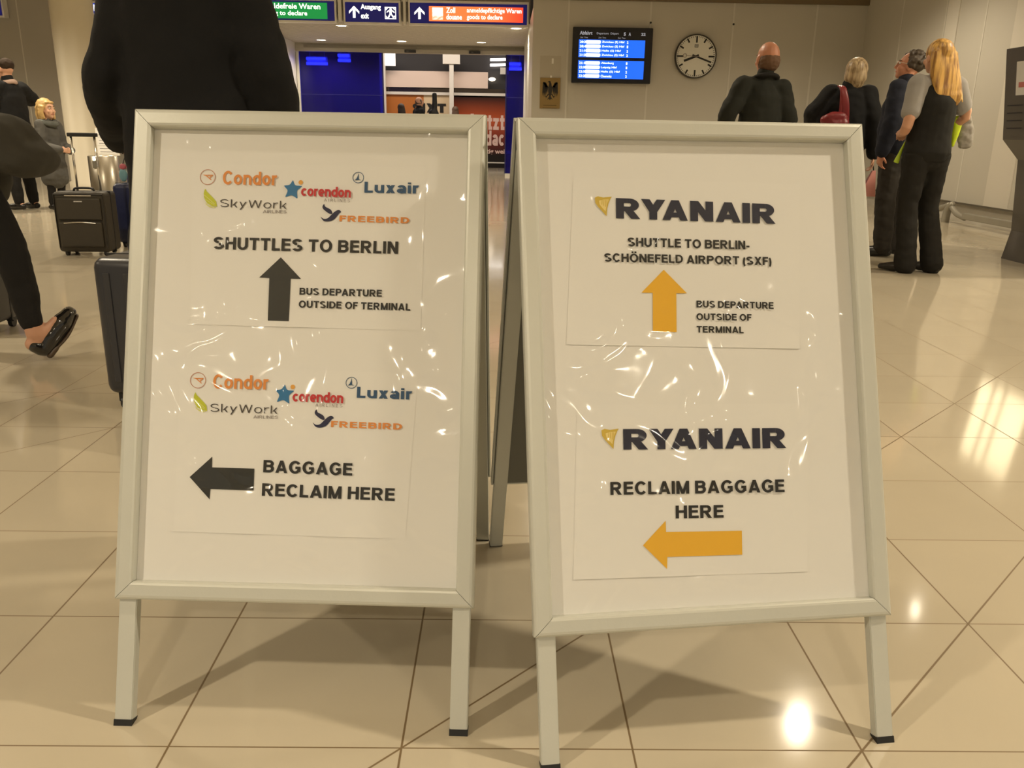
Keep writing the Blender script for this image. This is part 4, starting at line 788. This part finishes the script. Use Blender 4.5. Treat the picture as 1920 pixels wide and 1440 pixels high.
def streak_hair(name, dark, light, f=55, fz=2.2):
    m = pm(name, light, .45); N = m.node_tree.nodes; L = m.node_tree.links; tc = N.new('ShaderNodeTexCoord'); mp = N.new('ShaderNodeMapping'); mp.inputs['Scale'].default_value = (f, f, fz); n = N.new('ShaderNodeTexNoise'); n.inputs['Scale'].default_value = 1; n.inputs['Detail'].default_value = 3
    r = N.new('ShaderNodeValToRGB'); e = r.color_ramp.elements; e[0].position = .34; e[0].color = (*dark, 1); e[1].position = .64; e[1].color = (*light, 1)
    L.new(tc.outputs['Object'], mp.inputs[0]); L.new(mp.outputs[0], n.inputs['Vector']); L.new(n.outputs[0], r.inputs[0]); L.new(r.outputs[0], N['Principled BSDF'].inputs['Base Color']); return m
# man in the black coat, close behind the left board
t, K = person('person in a black coat seen from behind, standing right behind the left A-board', (-.885, 2.52), rad(2), 1.84,
    dict(elL=(-.222, .0, 1.115), wrL=(-.335, .33, .965), elR=(.225, -.03, 1.13), wrR=(.24, .06, .90), hdL=(-.1, .9, -.3), shL=(-.085, 0, 1.50), shR=(.12, 0, 1.50)), vox=.008)
coat(t, K, BLK, hem=.52, w=(.185, .175, .185, .205), d=(.13, .13, .14, .15), sleeve=(.068, .068, .058), wr=.010, seed=3)
trousers(t, K, cloth('dark_jeans', (.012, .014, .020))); shoes(t, K, LEATH)
mb = MB(); T, R3, hs = K['T'], K['R3'], K['hs']; mb.ell(T(0, -.022, .035), (.083 * hs, .100 * hs, .094 * hs), R3).blob('hair', cloth('dark_brown_hair', (.03, .018, .010)), t, .008, 3, .004, 30)

# person striding in from the left
RX = -2.25
J = dict(hipL=(-.09, -.02, .92), hipR=(.09, .0, .92), knR=(.07, .165, .50), anR=(.06, .215, .125), toeR=(.02, .30, .185), knL=(-.09, -.10, .48), anL=(-.09, -.42, .13), toeL=(-.10, -.30, .03),
         elR=(.24, -.32, 1.10), wrR=(.25, -.30, .86), elL=(-.24, -.16, 1.10), wrL=(-.22, -.02, .90), shL=(-.165, -.15, 1.40), shR=(.165, -.15, 1.40), chest=(0, -.12, 1.26), waist=(0, -.06, 1.06), neck=(0, -.15, 1.45), head=(0, -.12, 1.60))
J = {k: (v[0], v[1] - .0, v[2]) for k, v in J.items()}
t, K = person('person with black trousers and patent shoes striding in at the left edge', (RX, 3.66), rad(-90), 1.72, J, vox=.008)
CG = cloth('dark_grey_coat_cloth', (.052, .049, .040))
coat(t, K, CG, hem=.775, w=(.19, .18, .20, .20), d=(.12, .13, .16, .15), sleeve=(.075, .065, .055), wr=.006, seed=4, extra=lambda m: m.tube([(0, .0, .98), (.02, .17, .925), (.02, .29, .855)], [(.20, .06), (.20, .125), (.20, .075)], side=(1, 0, 0)))
trousers(t, K, BLK2, r=(.10, .072, .050), hemdz=.055, wr=.005)
s = K['s']
def strider_shoe(a, e, nm='shoe'):
    a, e = V(a), V(e); d = (e - a); d.normalize(); up = V((0, 0, 1)); up = (up - d * up.dot(d)).normalized(); mb = MB(); sd = d.cross(up)
    h = a - up * .062 - d * .035
    mb.tube([h, h + d * .07 + up * .006, h + d * .14 + up * .004, h + d * .195 + up * .004], [(.036, .034), (.045, .046), (.050, .044), (.040, .030)], side=sd, n=14)
    mb.tube([h + up * .01, h + up * .045 - d * .004], [(.034, .036), (.036, .032)], side=sd)
    o = mb.blob(nm, PATENT, t, .006, 3); sl = MB()
    sl.tube([h - up * .028 - d * .01, h - up * .030 + d * .03], [(.036, .016)] * 2, side=sd); sl.tube([h - up * .026 + d * .0, h - up * .038 + d * .10, h - up * .026 + d * .20], [(.034, .009), (.046, .009), (.032, .008)], side=sd)
    sl.blob('shoe_sole', pm('brown_sole', (.07, .045, .025), .5), o, .006, 2)
strider_shoe((.06, .215, .115), (.0, .300, .245)); strider_shoe((-.09, -.42, .135), (-.10, -.31, .02))
mb = MB(); T, R3, hs = K['T'], K['R3'], K['hs']; mb.ell(T(0, -.03, .03), (.09 * hs, .105 * hs, .105 * hs), R3).blob('hair', MATS['dark_brown_hair'], t, .008, 3, .004, 30)

# adult in black at the left edge and the child
t, K = person('person in a black jacket raising an arm, behind the child at the left edge', (-5.87, 10.6), rad(70), 1.74, dict(elR=(.40, .12, 1.30), wrR=(.16, .22, 1.52), hdR=(-.5, .2, .8), elL=(-.30, .1, 1.15)), headyaw=rad(0))
coat(t, K, BLK, hem=.62, w=(.21, .2, .21, .22), sleeve=(.088, .085, .062), wr=.010, seed=5)
trousers(t, K, BLK2); shoes(t, K, LEATH); T, R3, hs = K['T'], K['R3'], K['hs']
MB().ell(T(0, -.03, .045), (.082 * hs, .09 * hs, .082 * hs), R3).blob('hair', MATS['dark_brown_hair'], t, .009, 3, .004, 30)
MB().tube([V(K['neck']) + V((-.1, .02, -.01)), V(K['neck']) + V((0, -.085, .02)), V(K['neck']) + V((.1, .02, -.01)), V(K['neck']) + V((.0, .09, -.03)), V(K['neck']) + V((-.1, .02, -.01))], [.026] * 5).build('scarf', cloth('pale_scarf', (.50, .36, .30)), t, True)
t, K = person('small blond child in a grey coat with folded arms, looking right', (-5.50, 10.66), rad(-108), 1.30, dict(elL=(-.155, .04, .76), elR=(.155, .04, .76), wrL=(-.10, .20, .70), wrR=(.09, .22, .71), hdL=(.9, .4, 0), hdR=(-.9, .4, 0), hnL=(0, -1, 0), hnR=(0, -1, 0)), child=True, skin=pm('skin_fair', (.66, .38, .25), .5), vox=.008)
GC = cloth('grey_wool_coat', (.085, .082, .075)); s = K['s']
coat(t, K, GC, hem=.50, w=(.15, .16, .20, .235), d=(.13, .145, .17, .185), sleeve=(.086, .088, .074), wr=.010, seed=6, fr=10)
n_ = V(K['neck']); MB().tube([n_ + V((-.10, 0, 0)), n_ + V((0, -.10, .015)), n_ + V((.10, 0, 0)), n_ + V((0, .10, -.02)), n_ + V((-.10, 0, 0))], [.036] * 5, n=12).blob('scarf', cloth('grey_scarf', (.10, .105, .095)), t, .008, 3, .008, 20)
trousers(t, K, BLK2, r=(.085, .07, .055), top=.95); shoes(t, K, LEATH)
T, R3, hs = K['T'], K['R3'], K['hs']; BL = pm('light_blond_hair', (.52, .34, .13), .5, var=.25, vs=30)
mb = MB(); mb.ell(T(0, -.03, .035), (.088 * hs, .104 * hs, .096 * hs), R3); 
for q in (-1, 1): mb.tube([T(q * .082, -.0, .03), T(q * .088, -.012, -.05), T(q * .078, -.005, -.115)], [(.016 * hs, .045 * hs)] * 3, side=R3 @ V((1, 0, 0)))
mb.tube([T(0, -.10, .02), T(0, -.105, -.06), T(0, -.09, -.125)], [(.075 * hs, .03 * hs)] * 3, side=R3 @ V((1, 0, 0))); mb.tube([T(-.05, .052, .075), T(0, .066, .072), T(.05, .052, .075)], [.014 * hs] * 3)
mb.blob('hair', BL, t, .007, 3, .004, 34)

# bald man facing the wall clock
t, K = person('bald person in a dark jacket seen from behind, beside the wall clock', (2.23, 7.65), rad(8), 1.775, dict(elL=(-.305, -.02, 1.16), elR=(.255, -.02, 1.14), wrL=(-.29, .08, .90), head=(.03, .02, 1.642), neck=(.015, -.005, 1.485), shL=(-.175, 0, 1.42), shR=(.175, 0, 1.395)), skin=SKINR, headyaw=rad(4), vox=.007, hscale=1.13)
coat(t, K, DKG, hem=.74, w=(.20, .19, .205, .215), sleeve=(.088, .080, .062), wr=.011, seed=7)
n_ = V(K['neck']); MB().tube([n_ + V((-.095, .03, -.01)), n_ + V((-.06, -.06, .015)), n_ + V((.06, -.06, .015)), n_ + V((.105, .05, -.035))], [(.022, .038)] * 4, n=12, side=(0, 0, 1)).blob('collar', BLK2, t, .008, 3)
trousers(t, K, BLK2); shoes(t, K, LEATH); T, R3, hs = K['T'], K['R3'], K['hs']
mb = MB(); mb.ell(T(0, -.026, -.022), (.0815 * hs, .093 * hs, .082 * hs), R3 @ Matrix.Rotation(rad(-14), 3, 'X')); mb.blob('hair', pm('reddish_brown_stubble', (.13, .068, .036), .8), t, .006, 2, .003, 40)

# fair-haired woman with the red bag
t, K = person('person with short fair hair and black coat carrying a red shoulder bag', (3.227, 8.25), rad(-12), 1.71, dict(elL=(-.31, -.0, 1.19), wrL=(-.21, .17, 1.05), elR=(.255, -.02, 1.12), wrR=(.29, .03, .84), head=(.045, .03, 1.585), hdR=(0, .05, -1)), headyaw=rad(-15), vox=.008, hscale=1.04)
coat(t, K, BLK, hem=.80, w=(.205, .195, .20, .17), d=(.14, .14, .14, .13), sleeve=(.092, .088, .066), wr=.012, seed=8)
trousers(t, K, BLK2); shoes(t, K, LEATH); T, R3, hs = K['T'], K['R3'], K['hs']
mb = MB(); mb.ell(T(0, -.026, .03), (.098 * hs, .112 * hs, .104 * hs), R3); mb.tube([T(0, -.05, .03), T(0, -.06, -.05), T(0, -.055, -.10)], [(.095 * hs, .075 * hs), (.100 * hs, .072 * hs), (.080 * hs, .055 * hs)], side=R3 @ V((1, 0, 0))); mb.blob('hair', streak_hair('fair_hair', (.20, .13, .065), (.50, .38, .22), 60, 9), t, .007, 4)
bg = empty('shoulder_bag', (3.055, 8.085, 1.145), 'dark red leather shoulder bag on the fair-haired person\'s left shoulder', 'bag', rad(-12))
BGM = pm('dark_red_leather', (.20, .018, .022), .4, var=.1, vs=12)
MB().tube([(-.085, .02, .015), (.0, 0, -.02), (.09, 0, -.01)], [(.045, .05), (.08, .055), (.055, .05)], side=(0, 0, 1)).ell((.01, 0, .03), (.11, .05, .06)).blob('bag_body', BGM, bg, .008, 4, .006, 14); MB().tube([(.085, 0, .0), (.075, -.005, .15), (.045, .02, .285), (.03, .10, .315)], [(.042, .012), (.036, .012), (.03, .010), (.028, .01)], side=(1, 0, 0)).tube([(.04, -.0, .02), (.045, .0, .15), (.035, .03, .28)], [(.018, .012), (.018, .012), (.014, .01)], side=(1, 0, 0)).build('bag_strap', BGM, bg, True)
pb = empty('carrier_bag', (3.50, 8.20, .47), 'small pink carrier bag hanging low between the fair-haired and the curly-haired person', 'bag'); mb = MB().add([(-.09, -.04, 0), (.06, -.04, 0), (.06, .04, 0), (-.09, .04, 0), (.015, -.01, .24), (.045, -.01, .24), (.045, .01, .24), (.015, .01, .24)], [(3, 2, 1, 0), (4, 5, 6, 7), (0, 1, 5, 4), (1, 2, 6, 5), (2, 3, 7, 6), (3, 0, 4, 7)]); mb.build('bag_body', pm('pink_plastic', (.55, .22, .19), .5), pb); MB().tube([(.03, 0, .23), (.015, 0, .30)], [.006, .006], n=8).build('bag_handle', BLACKP, pb)

# curly-haired man with glasses
t, K = person('person with curly dark hair and glasses in a navy jacket looking left', (3.41, 7.52), rad(48), 1.71, dict(elL=(-.25, -.02, 1.12), wrL=(-.255, .04, .885), hdL=(.15, .1, -1), hnL=(.8, -.5, 0), elR=(.25, 0, 1.12), head=(.02, .0, 1.592), knL=(-.10, .0, .5), anL=(-.11, -.03, .085), anR=(.10, -.03, .085), toeL=(-.16, .16, .03), toeR=(.12, .16, .03)), skin=SKINR, headyaw=rad(18), headtilt=rad(12), vox=.006, curl=.55)
NV = cloth('navy_jacket_cloth', (.012, .014, .024))
coat(t, K, NV, hem=.84, w=(.205, .205, .195, .175), d=(.16, .175, .165, .15), sleeve=(.088, .084, .066), wr=.013, seed=9)
trousers(t, K, cloth('charcoal_trousers', (.028, .024, .020)), r=(.105, .088, .078), hemdz=-.01, wr=.008); shoes(t, K, LEATH); T, R3, hs = K['T'], K['R3'], K['hs']
CH = pm('dark_curly_hair', (.05, .034, .020), .6, var=.4, vs=60); mb = MB(); mb.ell(T(0, -.034, .036), (.086 * hs, .096 * hs, .088 * hs), R3)
for i in range(70):
    a, b = random.uniform(0, 2 * pi), random.uniform(-.35, 1); r_ = math.sqrt(1 - min(1, b * b)); x, y, z = r_ * cos(a), r_ * sin(a), b
    if y > .35 and z < .55: continue
    mb.ell(T(x * .086, -.034 + y * .098, .03 + z * .095), tuple(random.uniform(.016, .026) * hs for _ in range(3)), None, 8, 6)
mb.blob('hair', CH, t, .006, 2)
gm = MB()
for q in (-1, 1): 
    ring = [T(q * .034 + .024 * cos(a * pi / 6), .100, .008 + .019 * sin(a * pi / 6)) for a in range(13)]; gm.tube(ring, [.0022 * hs] * 13, n=6, sub=1); gm.tube([T(q * .06, .096, .014), T(q * .080, .04, .012), T(q * .084, -.02, .004)], [.0025 * hs] * 3, n=6)
gm.tube([T(-.012, .102, .01), T(.012, .102, .01)], [.002 * hs] * 2, n=6); gm.build('glasses', CHROME, t, True)

# staff woman with long golden hair
t, K = person('person with long golden hair, black waistcoat and grey short sleeves, seen from behind', (3.21, 6.56), rad(14), 1.70,
    dict(shL=(-.165, 0, 1.39), shR=(.165, -.01, 1.385), elL=(-.235, -.03, 1.09), wrL=(-.13, .17, 1.04), elR=(.275, -.02, 1.165), wrR=(.16, .18, 1.10), hdL=(.7, .7, 0), hdR=(-.7, .7, 0), hnL=(0, 0, -1), hnR=(0, 0, -1), head=(-.02, .02, 1.582), neck=(-.01, -.0, 1.43), knL=(-.085, .02, .50), knR=(.105, .02, .50), anL=(-.07, -.03, .085), anR=(.145, -.06, .085), toeL=(-.15, .12, .03), toeR=(.12, .11, .03)), vox=.007)
GT = cloth('grey_shirt_cloth', (.30, .285, .27)); coat(t, K, GT, hem=.98, w=(.165, .155, .17, .17), d=(.115, .11, .115, .115), sleeve=(.078, .072, .07), slf=.34, collar=False, wr=.006, seed=10, name='shirt')
MB().tube([V(K['shL']) + V((-.06, -.065, -.13)), V(K['shL']) + V((-.075, -.03, -.135))], [(.012, .003)] * 2, n=6).build('sleeve_badge', BLK2, t)
coat(t, K, cloth('black_waistcoat_cloth', (.013, .012, .010)), hem=.93, w=(.196, .172, .185, .192), d=(.140, .13, .14, .14), sleeve=(.056, .0, .0), collar=False, sleeves=False, wr=.005, seed=11, name='waistcoat')
trousers(t, K, cloth('black_work_trousers', (.014, .0125, .010)), r=(.105, .078, .086), hemdz=-.03, wr=.006, top=.99, seed=5); shoes(t, K, LEATH); T, R3, hs = K['T'], K['R3'], K['hs']
mb = MB(); mb.ell(T(0, -.024, .034), (.090 * hs, .108 * hs, .098 * hs), R3)
hx, hy, hz = K['head']
mb.tube([(hx, hy - .05, hz + .045), (hx + .010, hy - .065, hz - .03), (hx + .020, hy - .082, hz - .12), (hx + .042, hy - .105, hz - .21), (hx + .06, hy - .12, hz - .26)], [(.094, .055), (.112, .058), (.122, .050), (.118, .036), (.10, .022)], side=(1, 0, 0), n=24)
for i in range(26):
    u = -1 + 2 * (i + .5) / 26; x = hx + u * .105; ln = .30 - .07 * max(0, -u) + .015 * math.sin(i * 2.1); k = 1 - u * u
    mb.tube([(x * .9 + hx * .1, hy - .082 - .018 * k, hz + .03), (x + .012, hy - .098 - .024 * k, hz - .08), (x + .030 + u * .008, hy - .112 - .016 * k, hz - .18), (x + .058 + u * .012, hy - .128 - .006 * k, hz - ln)], [.009, .0095, .010, .006], n=7, sub=3)
for i in range(7):
    u = -.2 + i * .2; x = hx + .05 + u * .07
    mb.tube([(x, hy - .10, hz - .20), (x + .02, hy - .13, hz - .27), (x + .015 + .01 * math.sin(i * 2), hy - .125, hz - .335)], [.02, .016, .007], n=7, sub=3)
mb.tube([(hx + .12, hy - .07, hz - .18), (hx + .15, hy - .08, hz - .23), (hx + .19, hy - .07, hz - .235)], [.02, .014, .006], n=7, sub=3)
mb.blob('hair', streak_hair('golden_hair', (.22, .095, .02), (.72, .43, .11), 50, 1.8), t, .006, 3)
HV = pm('hi_vis_yellow', (.62, .80, .02), .5)
hv = empty('hi_vis_vest', (3.452, 6.64, .98), 'folded bright yellow vest and grey cloth held at the golden-haired person\'s right side', 'vest'); MB().tube([(.0, 0, .18), (-.005, 0, .08), (-.015, 0, -.02)], [(.040, .02), (.028, .02), (.012, .012)], side=(1, 0, 0)).build('vest_fold', HV, hv, True)
MB().tube([(.07, .03, .18), (.085, .03, .07), (.10, .03, -.02)], [(.045, .035), (.065, .04), (.055, .03)], side=(1, 0, 0)).blob('grey_cloth', cloth('grey_cloth', (.30, .28, .25)), hv, .007, 3, .008, 18)
yt = empty('lanyard', (3.025, 6.60, .83), 'yellow-green strap hanging at the golden-haired person\'s left hip', 'strap'); MB().tube([(-.02, 0, 0), (.0, 0, .07), (.03, 0, .16)], [(.022, .006), (.013, .006), (.006, .005)], side=(1, 0, 0)).build('strap_end', pm('strap_lime', (.45, .62, .04), .5), yt, True); MB().tube([(.025, 0, .15), (.04, .0, .24)], [.005, .005], n=8).build('strap_cord', pm('cord_grey', (.25, .26, .27), .5), yt, True)

# distant people beyond the doors
for lb, X, Y, H, yw, hair, bald, cm in (('distant person with balding grey head in black beyond the doors', -2.13, 22.2, 1.82, -60, (.10, .07, .05), True, BLK), ('distant person with long brown hair beyond the doors', -2.62, 22.6, 1.66, 20, (.035, .022, .015), False, BLK), ('distant person with brown hair in front of the dark red poster', -1.33, 24.3, 1.66, 10, (.10, .055, .03), False, BLK2)):
    t, K = person(lb, (X, Y), rad(yw), H, vox=.014, face=bald); coat(t, K, cm, vox=.014); trousers(t, K, BLK2, vox=.014); shoes(t, K, LEATH); T, R3, hs = K['T'], K['R3'], K['hs']
    hm = pm('hair_%d' % int(-X * 100), hair, .6); hm.name = 'far_hair_colour'
    if bald: MB().tube([T(-.079, .01, .01), T(0, -.102, 0), T(.079, .01, .01)], [(.05 * hs, .014 * hs)] * 3, side=(0, 0, 1)).build('hair', hm, t, True)
    else: MB().ell(T(0, -.025, .03), (.098 * hs, .11 * hs, .105 * hs), R3).tube([T(0, -.07, 0), T(0, -.09, -.12), T(0, -.09, -.2)], [(.10 * hs, .06 * hs), (.11 * hs, .06 * hs), (.08 * hs, .03 * hs)], side=(1, 0, 0)).blob('hair', hm, t, .012, 3)
gc = empty('guitar_case', (-1.76, 22.3, .78), 'tall black carrying case on the back of the distant balding person', 'case'); MB().tube([(.0, 0, .1), (.0, 0, .45), (.0, 0, .66), (.02, 0, .80), (.02, 0, 1.12)], [(.16, .06), (.12, .06), (.13, .06), (.065, .05), (.06, .04)], side=(1, 0, 0)).blob('case_body', BLACKP, gc, .012, 3); MB().tube([(-.08, -.05, .2), (-.1, -.09, .45), (-.06, -.05, .7)], [.012] * 3, n=8).build('case_strap', BLK2, gc)
